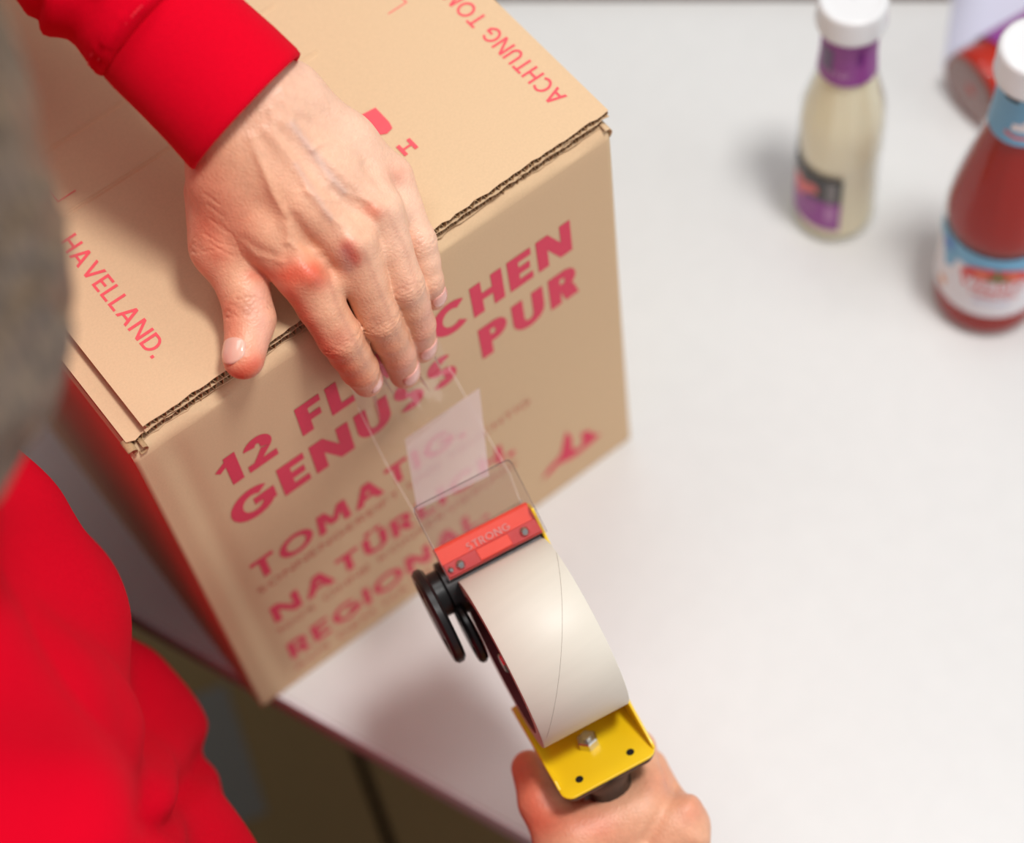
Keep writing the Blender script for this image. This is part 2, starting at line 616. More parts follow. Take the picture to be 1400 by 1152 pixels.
def glyph(c, t):
    """(polygons, advance) with cap height 1 and stem weight t"""
    v = t * 0.82
    if c == ' ': return [], 0.32
    if c == '.': return [rc(0, 0, t * 1.05, t * 1.05)], t * 1.05
    if c == 'I': return [rc(0, 0, t, 1)], t
    if c == '1': return [rc(0.25, 0, 0.25 + t, 1), [(0, 0.72), (0.10, 0.60), (0.25 + t * 0.4, 0.78), (0.25 + t * 0.6, 1)]], 0.25 + t
    if c == '0': return arc(0.36, 0.5, 0.36, 0.5, 0, 360, t, v), 0.72
    if c == '2':
        return arc(0.33, 0.67, 0.33, 0.33, -35, 165, t, v) + [[(0, 0), (t * 1.25, v * 0.9), (0.60, 0.48), (0.60 - t * 0.8, 0.56)], rc(0, 0, 0.68, v)], 0.68
    if c == '%': return arc(0.16, 0.78, 0.16, 0.2, 0, 360, t * .8) + arc(0.62, 0.2, 0.16, 0.2, 0, 360, t * .8) + [par(0.12, 0, 0.58, 1, t * .8)], 0.78
    if c == 'A': w = 0.94; return [par(0, 0, w / 2 - t * 0.55, 1, t * 1.1), par(w - t * 1.1, 0, w / 2 - t * 0.55, 1, t * 1.1), rc(0.22, 0.22, w - 0.22, 0.22 + v)], w
    if c == 'B': return [rc(0, 0, t, 1), rc(t, 0, 0.36, v), rc(t, 0.47, 0.36, 0.47 + v), rc(t, 1 - v, 0.34, 1)] + arc(0.34, 0.75, 0.25, 0.27, -90, 90, t, v) + arc(0.36, 0.27, 0.29, 0.28, -90, 90, t, v), 0.65
    if c == 'C': return arc(0.5, 0.5, 0.5, 0.5, 48, 312, t, v), 0.86
    if c == 'D': return [rc(0, 0, t, 1), rc(t, 0, 0.34, v), rc(t, 1 - v, 0.34, 1)] + arc(0.34, 0.5, 0.46, 0.5, -90, 90, t, v), 0.80
    if c == 'E': return [rc(0, 0, t, 1), rc(t, 0, 0.60, v), rc(t, 0.5 - v / 2, 0.55, 0.5 + v / 2), rc(t, 1 - v, 0.60, 1)], 0.60
    if c == 'F': return [rc(0, 0, t, 1), rc(t, 0.46 - v / 2, 0.53, 0.46 + v / 2), rc(t, 1 - v, 0.58, 1)], 0.58
    if c == 'G': return arc(0.5, 0.5, 0.5, 0.5, 45, 345, t, v) + [rc(0.52, 0.40, 0.98, 0.40 + v), rc(0.98 - t, 0.22, 0.98, 0.42)], 0.98
    if c == 'H': return [rc(0, 0, t, 1), rc(0.80 - t, 0, 0.80, 1), rc(t, 0.5 - v / 2, 0.80 - t, 0.5 + v / 2)], 0.80
    if c == 'K': return [rc(0, 0, t, 1), par(t, 0.42, 0.74 - t * 1.2, 1, t * 1.25), par(0.78 - t * 1.2, 0, t * 1.1, 0.55, t * 1.25)], 0.78
    if c == 'L': return [rc(0, 0, t, 1), rc(t, 0, 0.56, v)], 0.56
    if c == 'M': w = 1.04; return [par(0, 0, 0.07, 1, t), par(w - t, 0, w - 0.07 - t, 1, t), par(w / 2 - t / 2, 0.22, 0.09, 1, t), par(w / 2 - t / 2, 0.22, w - 0.09 - t, 1, t)], w
    if c == 'N': w = 0.88; return [rc(0, 0, t, 1), rc(w - t, 0, w, 1), par(w - t * 1.15, 0, 0, 1, t * 1.15)], w
    if c == 'O': return arc(0.53, 0.5, 0.53, 0.5, 0, 360, t, v), 1.06
    if c == 'P': return [rc(0, 0, t, 1), rc(t, 0.38, 0.36, 0.38 + v), rc(t, 1 - v, 0.36, 1)] + arc(0.36, 0.69, 0.30, 0.31, -90, 90, t, v), 0.66
    if c == 'R': return [rc(0, 0, t, 1), rc(t, 0.38, 0.36, 0.38 + v), rc(t, 1 - v, 0.36, 1), par(0.70 - t * 1.2, 0, 0.26, 0.42, t * 1.2)] + arc(0.36, 0.69, 0.30, 0.31, -90, 90, t, v), 0.70
    if c == 'S':
        r = 0.285
        return arc(0.30, 1 - r, 0.30, r, 35, 270, t, v) + arc(0.32, 0.5 - (0.5 - r) + 0.0, 0.31, r, -145, 90, t, v) + [rc(0.28, 0.43, 0.34, 0.57) if 2 * r + v < 1 else rc(0.29, 0.43, 0.33, 0.57)], 0.64
    if c == 'T': return [rc(0.36 - t / 2, 0, 0.36 + t / 2, 1), rc(0, 1 - v, 0.72, 1)], 0.72
    if c in 'UÜ':
        P = [rc(0, 0.36, t, 1), rc(0.76 - t, 0.36, 0.76, 1)] + arc(0.38, 0.38, 0.38, 0.38, 180, 360, t, v)
        if c == 'Ü': P += [rc(0.12, 1.12, 0.12 + t, 1.12 + v), rc(0.64 - t, 1.12, 0.64, 1.12 + v)]
        return P, 0.76
    if c == 'V': w = 0.92; return [par(w / 2 - t * .55, 0, 0, 1, t * 1.1), par(w / 2 - t * .55, 0, w - t * 1.1, 1, t * 1.1)], w
    if c == 'W': w = 1.36; return [par(.30, 0, 0, 1, t), par(.30, 0, .58, 1, t), par(w - .30 - t, 0, .58, 1, t), par(w - .30 - t, 0, w - t, 1, t)], w
    if c == 'Z': return [rc(0, 0, .7, v), rc(0, 1 - v, .7, 1), par(0, v * .6, .7 - t * 1.3, 1 - v * .6, t * 1.3)], .7
    return [rc(0, 0, t, 1)], t


def write(text, w, h, t, gap=0.14):
    """polygons of a line of text filling a box w wide and h high"""
    P, x = [], 0
    for c in text:
        g, a = glyph(c, t)
        P += [[(px + x, py) for px, py in q] for q in g]
        x += a + gap
    x -= gap
    return [[(px / x * w, py * h) for px, py in q] for q in P]


def lay(name, polys, O, U, Vv, m, parent, lift=0.0001, follow=False):
    O = np.asarray(O, float); U = unit(U); Vv = unit(Vv); Nn = np.cross(U, Vv)
    V, F = [], []
    for k, q in enumerate(polys):
        a = sum(q[i][0] * q[(i + 1) % len(q)][1] - q[(i + 1) % len(q)][0] * q[i][1] for i in range(len(q)))
        if a < 0: q = q[::-1]
        F.append(tuple(range(len(V), len(V) + len(q))))
        for p in q:
            P_ = O + U * p[0] + Vv * p[1] + Nn * (lift + 0.000004 * (k % 7))
            if follow: P_ = P_ + [0, fbulge(P_[0], P_[2]), 0]
            V.append(P_)
    return build(name, V, F, m, parent)


# ------------------------------------------------------------------ the big carton
box = empty('cardboard_box', (WB / 2, DB / 2, 0))
tag(box, 'large brown corrugated cardboard box printed with red German lettering, on the table corner', 'box')
T = 0.004


def fbulge(x, pz):
    return front_bulge(x, pz) * min(1, max(0, (H - pz) / 0.03)) * min(1, pz / 0.02)


def front_bulge(x, z):
    """slight creases beside the left corner of the front"""
    e = math.exp(-((x - 0.020) / 0.006) ** 2) * 0.0010 - math.exp(-((x - 0.010) / 0.005) ** 2) * 0.0004
    return e + 0.0006 * math.sin(x * 25) * math.sin(z * 11)


# front panel with its rolled top fold
V, F = [], []
zs = [0.0030] + list(np.linspace(0.006, H - 0.010, 40))
prof = [(0.0, z - 0.0030) for z in zs]
for k in range(1, 8):
    a = math.radians(k * 90 / 7)
    prof.append((0.0065 * (1 - math.cos(a)), H - 0.0130 + 0.0065 * math.sin(a)))
prof += [(0.03, H - 0.0065), (0.07, H - 0.0065)]
nx = 110
for (py, pz) in prof:
    for i in range(nx + 1):
        x = WB * i / nx
        f = fbulge(x, pz)
        zz = pz + (0.0007 * math.sin(x * 90) + 0.0004 * math.sin(x * 230) if pz > H - 0.01 else 0)
        V.append((x, py + f, zz))
for j in range(len(prof) - 1):
    for i in range(nx):
        F.append((j * (nx + 1) + i, j * (nx + 1) + i + 1, (j + 1) * (nx + 1) + i + 1, (j + 1) * (nx + 1) + i))
o = build('front_panel', V, F, KRAFT, box, smooth=True)
s_ = o.modifiers.new('s', 'SOLIDIFY'); s_.thickness = 0.0030; s_.offset = -1
MB().box(0.0, T, 0.0045, DB, 0, H - 0.009).obj('side_panel', KRAFT, box, bevel=0.0012)
MB().box(WB - T, WB, 0.0045, DB, 0, H - 0.009).obj('side_panel', KRAFT, box, bevel=0.0012)
MB().box(T, WB - T, DB - T, DB, 0, H - 0.009).obj('back_panel', KRAFT, box)
MB().box(T, WB - T, T, DB - T, 0.0005, 0.0035).obj('bottom_panel', KRAFT, box)


def corrugated(name, x0, x1, y0, y1, z0, z1, parent, pitch=0.0042, rag=0.0004, seed=1, fold_left=False):
    """liner boards with a real fluted sheet between them; flutes run along y"""
    lt = 0.00035
    g = MB()
    rng = np.random.default_rng(seed)
    n = 70
    xs = np.linspace(x0, x1, n + 1)
    for (za, zb) in ((z1 - lt, z1), (z0, z0 + lt)):
        VV, FF = [], []
        e = y0 + rng.normal(0, rag, n + 1)
        for i, x in enumerate(xs):
            sag = 0.0003 * math.sin(x * 55 + seed)
            VV += [(x, e[i], za + sag), (x, y1, za), (x, y1, zb), (x, e[i], zb + sag)]
        for i in range(n):
            a, b = 4 * i, 4 * i + 4
            FF += [(a + 3, b + 3, b + 2, a + 2), (a, a + 1, b + 1, b), (a, b, b + 3, a + 3), (a + 1, a + 2, b + 2, b + 1)]
        FF += [(0, 3, 2, 1), (4 * n, 4 * n + 1, 4 * n + 2, 4 * n + 3)]
        g.add(VV, FF)
    panel = g.obj(name, KRAFT, parent)
    m = int((x1 - x0) / pitch * 8)
    VV, FF = [], []
    e = y0 + 0.0004 + rng.normal(0, rag * 0.8, m + 1)
    hm, am = (z0 + z1) / 2, (z1 - z0) / 2 - lt
    for i in range(m + 1):
        x = x0 + (x1 - x0) * i / m
        ph = 2 * math.pi * (x - x0) / pitch
        z = hm + am * max(-1, min(1, 1.15 * math.sin(ph + 0.5 * math.sin(x * 140))))
        z += 0.0003 * math.sin(x * 55 + seed) * 0.8
        VV += [(x, e[i], z), (x, y1 - 0.002, z)]
    for i in range(m):
        FF.append((2 * i, 2 * i + 2, 2 * i + 3, 2 * i + 1))
    fl = build('fluting', VV, FF, KRAFT_IN, panel)
    so = fl.modifiers.new('s', 'SOLIDIFY'); so.thickness = 0.00030; so.offset = 0
    return panel


inner = corrugated('inner_flap', 0.0015, WB - 0.0005, 0.0045, 0.20, H - 0.0058, H - 0.0006, box, seed=3)
outer = corrugated('outer_flap', 0.0115, WB + 0.003, 0.0035, DB - 0.001, H + 0.0003, H + 0.0052, box, seed=7)
outer['label'] = 'top flap of the box with fine red lettering and raw fluted edge'
# torn corner at the right end: little curled liner
V, F = [], []
for i in range(7):
    a = i / 6 * 2.4
    r = 0.0032
    for y in (0.000, 0.0075):
        V.append((WB - 0.002 + r * math.sin(a) * 1.4, y + 0.001 * i / 6, H - 0.004 - r * (1 - math.cos(a)) * 1.6))
for i in range(6): F.append((2 * i, 2 * i + 2, 2 * i + 3, 2 * i + 1))
o = build('torn_liner', V, F, KRAFT, box, smooth=True); so = o.modifiers.new('s', 'SOLIDIFY'); so.thickness = 0.0004
# crumpled open corner at the left end
for k, (dx, dy, dz, rz) in enumerate(((0.001, 0.0005, -0.004, 0.2), (0.006, 0.0, -0.006, -0.6))):
    V, F = [], []
    for i in range(8):
        a = i / 7 * 3.6
        for y in (-0.0005, 0.007):
            V.append((dx + 0.0028 * math.sin(a + rz), dy + y, H + dz - 0.0022 * math.cos(a + rz)))
    for i in range(7): F.append((2 * i, 2 * i + 2, 2 * i + 3, 2 * i + 1))
    o = build('torn_liner', V, F, KRAFT_IN, box, smooth=True); so = o.modifiers.new('s', 'SOLIDIFY'); so.thickness = 0.0004

FO, FU, FV = (0, 0, 0), (1, 0, 0), (0, 0, 1)


def face_line(text, x0, x1, z0, z1, t, m=PRINT, gap=0.14):
    lay('lettering', write(text, x1 - x0, z1 - z0, t, gap), (x0, -0.00015, z0), FU, FV, m, box, follow=True)


face_line('12 FLASCHEN', 0.0325, 0.2565, 0.2465, 0.2740, 0.27)
face_line('GENUSS PUR', 0.0310, 0.2580, 0.2040, 0.2330, 0.27)
face_line('TOMATIG.', 0.0290, 0.1720, 0.1410, 0.1625, 0.225)
face_line('SONNENGEREIFT UND FRUCHTIG', 0.0275, 0.2165, 0.1265, 0.1340, 0.12, PRINT_THIN, 0.22)
face_line('NATÜRLICH.', 0.0290, 0.2010, 0.0840, 0.1050, 0.225)
face_line('100% OHNE KONSERVIERUNG', 0.0275, 0.2010, 0.0695, 0.0770, 0.12, PRINT_THIN, 0.22)
face_line('REGIONAL.', 0.0290, 0.1760, 0.0305, 0.0520, 0.225)
face_line('AUS DEM HAVELLAND', 0.0275, 0.1760, 0.0145, 0.0220, 0.12, PRINT_THIN, 0.22)
logo = [[(216.0, 29.7), (223.2, 37.5), (227, 33), (224.7, 30.0)], [(223.2, 37.5), (232.3, 42.9), (236, 33), (227, 33)],
        [(232.3, 42.9), (237.1, 62.4), (238.9, 65.5), (241.9, 54.8), (241.4, 40.9), (242.8, 37.4), (238.9, 29.3), (231.5, 32.8)],
        [(242.8, 37.4), (247.0, 34.2), (252.2, 29.7), (245.5, 28.6), (238.9, 29.3)],
        [(247.0, 34.2), (249.6, 40.2), (248.6, 50.4), (251.3, 49.8), (255.5, 47.5), (257.3, 40.1), (257.8, 30.4), (252.2, 29.7)],
        [(257.3, 40.1), (263.4, 32.7), (257.8, 30.4)]]
lay('printed_logo', [[(a / 1000, b / 1000) for a, b in q] for q in logo], (0, -0.00015, 0), FU, FV, PRINT, box, follow=True)

# prints on the top flap; the stronger top light is put into a paler red
PT = grain(mat('lit_red_print', srgb(232, 82, 92), 0.7), 700, 0.05)
ZT = H + 0.00535
lay('lettering', write('HAVELLAND.', 0.086, 0.0098, 0.17, 0.16), (0.0345, 0.1175, ZT), (0, -1, 0), (1, 0, 0), PT, box)
lay('lettering', write('ACHTUNG TOMATEN', 0.126, 0.0098, 0.17, 0.16), (0.2785, 0.0235, ZT), (0, 1, 0), (-1, 0, 0), PT, box)
lay('lettering', write('H', 0.0085, 0.0075, 0.2), (0.1950, 0.0475, ZT), (1, 0, 0), (0, 1, 0), PT, box)
lay('printed_mark', [[(0, 0), (0.0035, -0.002), (0.0075, -0.001), (0.0085, 0.003), (0.0085, 0.015), (0, 0.016)]], (0.1930, 0.0665, ZT), (1, 0, 0), (0, 1, 0), PT, box)
for x, y, sx, sy in ((0.047, 0.1387, 1, 1), (0.2535, 0.1255, -1, 1)):
    lay('corner_mark', [rc(0, 0, 0.011 * sx, 0.0006) if sx > 0 else rc(-0.0008, 0, -0.0, 0.012), rc(0, 0, 0.0006, 0.010 * sy) if sx > 0 else rc(-0.012, 0.0, 0, 0.0007)], (x, y, ZT), (1, 0, 0), (0, 1, 0), PT, box)
# pressed score creases across the flap
for y in (0.130, 0.170):
    g = MB()
    g.prism([(y - 0.0018, H + 0.0050), (y - 0.0008, H + 0.0057), (y, H + 0.0052), (y + 0.0008, H + 0.0057), (y + 0.0018, H + 0.0050)], 0, 0.0118, 0.20)
    g.obj('score_crease', KRAFT, box)

# ------------------------------------------------------------------ bottles
def interp(prof):
    z = [p[1] for p in prof]; r = [p[0] for p in prof]
    return lambda h: float(np.interp(h, z, r))


def strips(polys, w_=0.0018):
    """cut polygons into narrow upright strips so that they can bend round a bottle"""
    out = []

    def clip(q, x0, keep):
        r = []
        for i in range(len(q)):
            a, b = q[i], q[(i + 1) % len(q)]
            ia, ib = (a[0] - x0) * keep >= 0, (b[0] - x0) * keep >= 0
            if ia: r.append(a)
            if ia != ib:
                t = (x0 - a[0]) / (b[0] - a[0])
                r.append((x0, a[1] + t * (b[1] - a[1])))
        return r
    for q in polys:
        lo, hi = min(p[0] for p in q), max(p[0] for p in q)
        n = int(math.ceil((hi - lo) / w_))
        if n <= 1:
            out.append(q); continue
        for k in range(n):
            c = clip(clip(q, lo + (hi - lo) * k / n, 1), lo + (hi - lo) * (k + 1) / n, -1)
            if len(c) >= 3: out.append(c)
    return out


class Bottle:
    def __init__(s, name, loc, ax, prof, glass_mat, fill, fill_top, label, cat, facets=None, az=None):
        s.e = empty(name, loc)
        tag(s.e, label, cat, 'sauce bottles')
        s.ax = unit(ax)
        s.loc = np.asarray(loc, float)
        s.rf_ = interp(prof)
        if abs(s.ax[2]) > 0.9: s.u = np.array([1.0, 0, 0]); s.v = np.array([0, 1.0, 0])
        else:
            s.u = unit(np.cross((0, 0, 1), s.ax)); s.v = np.cross(s.ax, s.u)
        s.fac = facets

        def rad(r, h, a):
            if facets and facets[0] < h < facets[1]:
                n = facets[2]
                k = math.sin(math.pi * (h - facets[0]) / (facets[1] - facets[0]))
                d = (a % (2 * math.pi / n)) - math.pi / n
                return r * (1 - k * (1 - math.cos(math.pi / n) / math.cos(d)))
            return r
        s.rad = rad
        for nm, off, m, top in (('glass', 0.0, glass_mat, None), ('sauce', -0.0018, fill, fill_top)):
            pr = [(max(0.001, r + off), h + (0.002 if (off and i < 2) else 0)) for i, (r, h) in enumerate(prof) if top is None or h <= top]
            if off: pr.append((0.0, pr[-1][1]))
            V, F = [], []
            n = 60
            for r, h in [(0.0005, pr[0][1])] + pr:
                for k in range(n):
                    a = 2 * math.pi * k / n
                    V.append(s.p(rad(r, h, a), h, a))
            for i in range(len(pr)):
                for k in range(n):
                    l = (k + 1) % n
                    F.append((i * n + k, i * n + l, (i + 1) * n + l, (i + 1) * n + k))
            F.append(tuple(range(n))[::-1])
            o = build(nm, V, F, m, s.e, smooth=True)
            es = o.modifiers.new('e', 'EDGE_SPLIT'); es.split_angle = math.radians(50)

    def p(s, r, h, a):
        return s.loc + s.ax * h + r * (math.cos(a) * s.u + math.sin(a) * s.v)

    def rect(s, name, a0, a1, h0, h1, m, lift=0.0004, nh=3):
        na = max(3, int(abs(a1 - a0) / 5))
        V, F = [], []
        for i in range(na + 1):
            a = math.radians(a0 + (a1 - a0) * i / na)
            for j in range(nh + 1):
                h = h0 + (h1 - h0) * j / nh
                V.append(s.p(s.rf_(h) + lift, h, a))
        for i in range(na):
            for j in range(nh):
                F.append((i * (nh + 1) + j, (i + 1) * (nh + 1) + j, (i + 1) * (nh + 1) + j + 1, i * (nh + 1) + j + 1))
        return build(name, V, F, m, s.parent, smooth=True)

    def poly(s, name, polys, ac, hc, m, lift=0.0006):
        """flat print wrapped round the bottle; polygon units metres, centred on angle ac"""
        V, F = [], []
        r0 = s.rf_(hc)
        for k, q in enumerate(strips(polys)):
            F.append(tuple(range(len(V), len(V) + len(q))))
            for x, y in q:
                h = hc + y
                V.append(s.p(s.rf_(h) + lift, h, math.radians(ac) + x / r0))
        return build(name, V, F, m, s.parent)

    def cap(s, h0, h1, r):
        V, F = [], []
        n = 60
        pr = [(r * 0.90, h0), (r * 0.985, h0 + 0.001), (r * 1.0, h0 + 0.003), (r * 0.97, h0 + 0.0045), (r * 0.97, h1 - 0.003), (r * 0.93, h1 - 0.0007), (r * 0.86, h1), (r * 0.78, h1 - 0.0002), (r * 0.76, h1 - 0.0012), (r * 0.3, h1 - 0.0012), (0.0005, h1 - 0.0012)]
        for i, (rr, h) in enumerate(pr):
            for k in range(n):
                a = 2 * math.pi * k / n
                q = rr * (1 + (0.012 if k % 2 and 1 < i < 5 else 0))
                V.append(s.p(q, h, a))
        for i in range(len(pr) - 1):
            for k in range(n):
                l = (k + 1) % n
                F.append((i * n + k, i * n + l, (i + 1) * n + l, (i + 1) * n + k))
        F.append(tuple(range(n))[::-1])
        o = build('cap', V, F, WHITECAP, s.e, smooth=True)
        es = o.modifiers.new('e', 'EDGE_SPLIT'); es.split_angle = math.radians(50)
        return o


def azim(loc):
    return math.degrees(math.atan2(CAM[1] - loc[1], CAM[0] - loc[0]))


def text_polys(t, w, h, wt, gap=0.14):
    return [[(x - w / 2, y) for x, y in q] for q in write(t, w, h, wt, gap)]


# mustard bottle
ml = onz(1140, 288)
prof = [(0.0245, 0.0), (0.0262, 0.0015), (0.0268, 0.005), (0.0268, 0.012), (0.0264, 0.014), (0.0264, 0.074), (0.0272, 0.078), (0.0274, 0.086),
        (0.0278, 0.100), (0.0276, 0.110), (0.0262, 0.118), (0.0240, 0.128), (0.0210, 0.140), (0.0188, 0.150), (0.0172, 0.158), (0.0166, 0.170), (0.0164, 0.196), (0.0160, 0.204)]
mb = Bottle('mustard_bottle', ml, (0, 0, 1), prof, BOTTLE_GLASS, MUST, 0.198, 'glass bottle of pale mustard sauce with purple and charcoal labels', 'bottle', (0.080, 0.152, 12))
mb.parent = mb.e
mb.cap(0.196, 0.217, 0.0212)
az = azim(ml)
nl = mb.rect('neck_label', az - 176, az + 176, 0.156, 0.193, PURPLE, 0.0006)
mb.parent = nl
mb.poly('label_print', text_polys('SENF', 0.018, 0.006, 0.2), az - 22, 0.163, LILAC, 0.0009)
mb.rect('label_print', az + 18, az + 34, 0.174, 0.186, mat('deep_purple_print', srgb(120, 20, 128), 0.4), 0.0009)
mb.rect('label_print', az - 62, az - 30, 0.166, 0.185, mat('dusky_purple_print', srgb(104, 74, 118), 0.4), 0.0009)
mb.parent = mb.e
lb = mb.rect('body_label', az - 175, az + 9, 0.016, 0.046, PURPLE, 0.0006)
lb2 = mb.rect('body_label', az - 175, az + 9, 0.046, 0.072, DARKL, 0.0006)
mb.parent = lb2
mb.rect('label_print', az - 12, az + 1, 0.048, 0.068, GREYL, 0.0009)
mb.poly('label_print', [[(0.008 * math.cos(a) * (1 + .25 * math.sin(3 * a)), 0.009 * math.sin(a)) for a in np.linspace(0, 6.1, 16)]], az - 58, 0.050, PINKL, 0.0009)
mb.poly('label_print', [[(0.0045 * math.cos(a), 0.005 * math.sin(a)) for a in np.linspace(0, 6.1, 14)]], az - 34, 0.056, PINKL, 0.0009)
mb.rect('label_print', az - 78, az - 50, 0.060, 0.069, GREYL, 0.0009)
mb.parent = lb
mb.rect('label_print', az - 12, az + 1, 0.026, 0.043, LILAC, 0.0009)
mb.poly('label_print', text_polys('BIO', 0.016, 0.006, 0.2), az - 45, 0.033, LILAC, 0.0009)

# ketchup bottle
kl = onz(1347, 400)
kp = [(0.031, 0.0), (0.0338, 0.0015), (0.0348, 0.006), (0.0348, 0.022), (0.0342, 0.024), (0.0342, 0.092), (0.0352, 0.097), (0.0352, 0.104),
      (0.0340, 0.115), (0.0315, 0.130), (0.0275, 0.150), (0.0232, 0.168), (0.0200, 0.182), (0.0185, 0.192), (0.0180, 0.205), (0.0176, 0.228), (0.0170, 0.236)]
kb = Bottle('ketchup_bottle', kl, (0, 0, 1), kp, BOTTLE_GLASS, KETCH, 0.230, 'standing glass bottle of red ketchup with light blue label and white cap', 'bottle', (0.100, 0.186, 12))
kb.parent = kb.e
kb.cap(0.228, 0.252, 0.0222)
az = azim(kl)
nl = kb.rect('neck_label', az - 176, az + 176, 0.186, 0.224, BLUEL, 0.0006)
kb.parent = nl
kb.poly('label_print', [[(-0.010, -0.008), (0.010, -0.008), (0.009, -0.003), (0.004, -0.001), (0.005, 0.009), (0.001, 0.013), (-0.002, 0.004), (-0.004, -0.001), (-0.009, -0.002)]], az + 14, 0.206, WHITEL, 0.0009)
kb.poly('label_print', [[(-0.012, -0.012), (-0.006, -0.0145), (0.006, -0.0145), (0.012, -0.012), (0.012, -0.010), (0.006, -0.012), (-0.006, -0.012), (-0.012, -0.009)]], az + 12, 0.206, PINKL, 0.0011)
kb.rect('label_print', az - 40, az - 12, 0.2215, 0.2240, mat('black_print', srgb(30, 26, 26), 0.5), 0.0011)
kb.parent = kb.e
lb = kb.rect('body_label', az - 84, az + 84, 0.026, 0.075, WHITEL, 0.0006)
lb2 = kb.rect('body_label', az - 84, az + 84, 0.075, 0.091, BLUEL, 0.0006)
kb.parent = lb2
kb.poly('label_print', [[(0.005 * math.cos(a), 0.005 * math.sin(a)) for a in np.linspace(0, 5.9, 12)]], az - 52, 0.081, DBLUE, 0.0009)
kb.poly('label_print', [[(-0.026, 0.0), (-0.019, -0.018), (-0.012, -0.012), (-0.010, 0.001)]], az - 20, 0.076, BLUEL, 0.0009)
kb.parent = lb
tm = [(0.0225 * math.copysign(abs(math.cos(a)) ** 0.8, math.cos(a)), 0.013 * math.sin(a)) for a in np.linspace(0, 6.28, 28, endpoint=False)]
kb.poly('tomato_print', [tm], az + 8, 0.067, TOMATO, 0.0010)
kb.poly('tomato_print', [[(-0.015, 0.004), (-0.007, 0.002), (-0.004, 0.008), (-0.011, 0.0095)], [(0.004, 0.003), (0.014, 0.003), (0.012, 0.0095), (0.005, 0.009)]], az + 8, 0.067, TOMATO2, 0.0014)
kb.poly('leaf_print', [[(-0.001, 0.012), (0.001, 0.012), (0.002, 0.004), (-0.001, 0.002)], [(0, 0.004), (0.008, 0.006), (0.006, 0.002), (0.001, 0.001)], [(0, 0.004), (-0.006, 0.0045), (-0.004, 0.001), (0, 0.001)]], az + 8, 0.068, LEAF, 0.0018)
kb.poly('label_lettering', text_polys('WERDER', 0.038, 0.0100, 0.26), az + 8, 0.0575, WHITEL, 0.0018)
kb.poly('label_print', [[(-0.0200, -0.002), (0.0200, -0.002), (0.0210, 0.012), (-0.0210, 0.012)]], az + 8, 0.0575, TOMATO, 0.0012)
kb.poly('label_lettering', text_polys('TOMATEN', 0.030, 0.005, 0.14), az + 8, 0.0470, TOMATO, 0.0010)
kb.poly('label_lettering', text_polys('KETCHUP', 0.022, 0.0032, 0.14), az + 8, 0.0405, PALEB, 0.0010)
kb.poly('label_print', [[(0.004 * math.cos(a), 0.004 * math.sin(a)) for a in np.linspace(0, 5.9, 12)]], az - 52, 0.040, ORANGEL, 0.0009)

# lying sauce bottle
ll = np.array([0.6165, 0.047, 0.0283])
lp = [(0.0225, 0.0), (0.0262, 0.0015), (0.0278, 0.005), (0.0278, 0.014), (0.0274, 0.016), (0.0274, 0.076), (0.0278, 0.084),
      (0.0280, 0.104), (0.0262, 0.118), (0.0210, 0.140), (0.0172, 0.158), (0.0164, 0.196), (0.0160, 0.204)]
yb = Bottle('sauce_bottle', ll, unit((1.0, -0.10, 0)), lp, BOTTLE_GLASS, mat('curry_sauce', srgb(190, 36, 8), 0.4, Specular_IOR_Level=0.3), 0.198, 'red sauce bottle lying on its side behind the standing ketchup', 'bottle')
yb.parent = yb.e
yb.cap(0.196, 0.217, 0.0212)
VV = [yb.p(r_, h_, math.radians(a_)) for r_, h_ in ((.0262, .0008), (.0235, -.0003), (.021, .0012), (.0004, .0022)) for a_ in range(0, 360, 9)]
build('bottle_base', VV, [(i * 40 + k, i * 40 + (k + 1) % 40, (i + 1) * 40 + (k + 1) % 40, (i + 1) * 40 + k) for i in range(3) for k in range(40)], mat('base_reflection_tone', srgb(150, 104, 98), .3), yb.e, smooth=True)  # table reflection and sauce behind the glass are put into the colour
lb = yb.rect('body_label', -85, 95, 0.024, 0.070, PURPLE, 0.0006)
lb = yb.rect('body_label', 96, 190, 0.024, 0.070, WHITEL, 0.0006)

# ------------------------------------------------------------------ tape dispenser
DA = unit([.885, -.45, .12])
DBv = np.array([-.45, -.89, 0.]); DBv = unit(DBv - DA * (DA @ DBv))
DC = np.cross(DA, DBv)
if DC[2] > 0: DC = -DC
DO = at(742, 878, 1.04)
DW = np.stack([ROT.T @ DA, ROT.T @ DBv, ROT.T @ DC])


def df(v):
    """dispenser frame in millimetres: x along the roll axis, y to the tip, z up to the viewer"""
    return DO + (np.asarray(v, float) / 1000) @ DW


disp = empty('tape_dispenser', tuple(DO))
tag(disp, 'yellow and red hand tape dispenser with a full roll, held by the right hand', 'tape dispenser')
OR, IR, HW = 46.5, 38.2, 24.0
n = 96
prof = [(IR, -HW), (OR - 0.4, -HW), (OR, -HW + 0.5), (OR, HW - 0.5), (OR - 0.4, HW), (IR, HW)]
g = MB(df).lathe(prof + [prof[0]], ax=(1, 0, 0), n=n)
roll = g.obj('tape_roll', TAPEM, disp, smooth=True)
g = MB(df).lathe([(IR - 2.6, -HW), (IR, -HW), (IR, HW), (IR - 2.6, HW), (IR - 2.6, -HW)], ax=(1, 0, 0), n=n)
g.obj('tape_core', CORECARD, roll, smooth=True)
# winding line: the loose end of an inner layer shows as a hair line
LN = [(3.9 + .58 * (OR * math.sin(t)) - .00168 * (OR * math.sin(t)) ** 2, (OR + 0.03) * math.sin(t), (OR + 0.03) * math.cos(t)) for t in np.radians(np.linspace(56, -58, 40))]
MB(df).tube(LN, 0.07, n=5).obj('tape_seam', mat('seam_line', srgb(120, 104, 96), 0.5), roll)
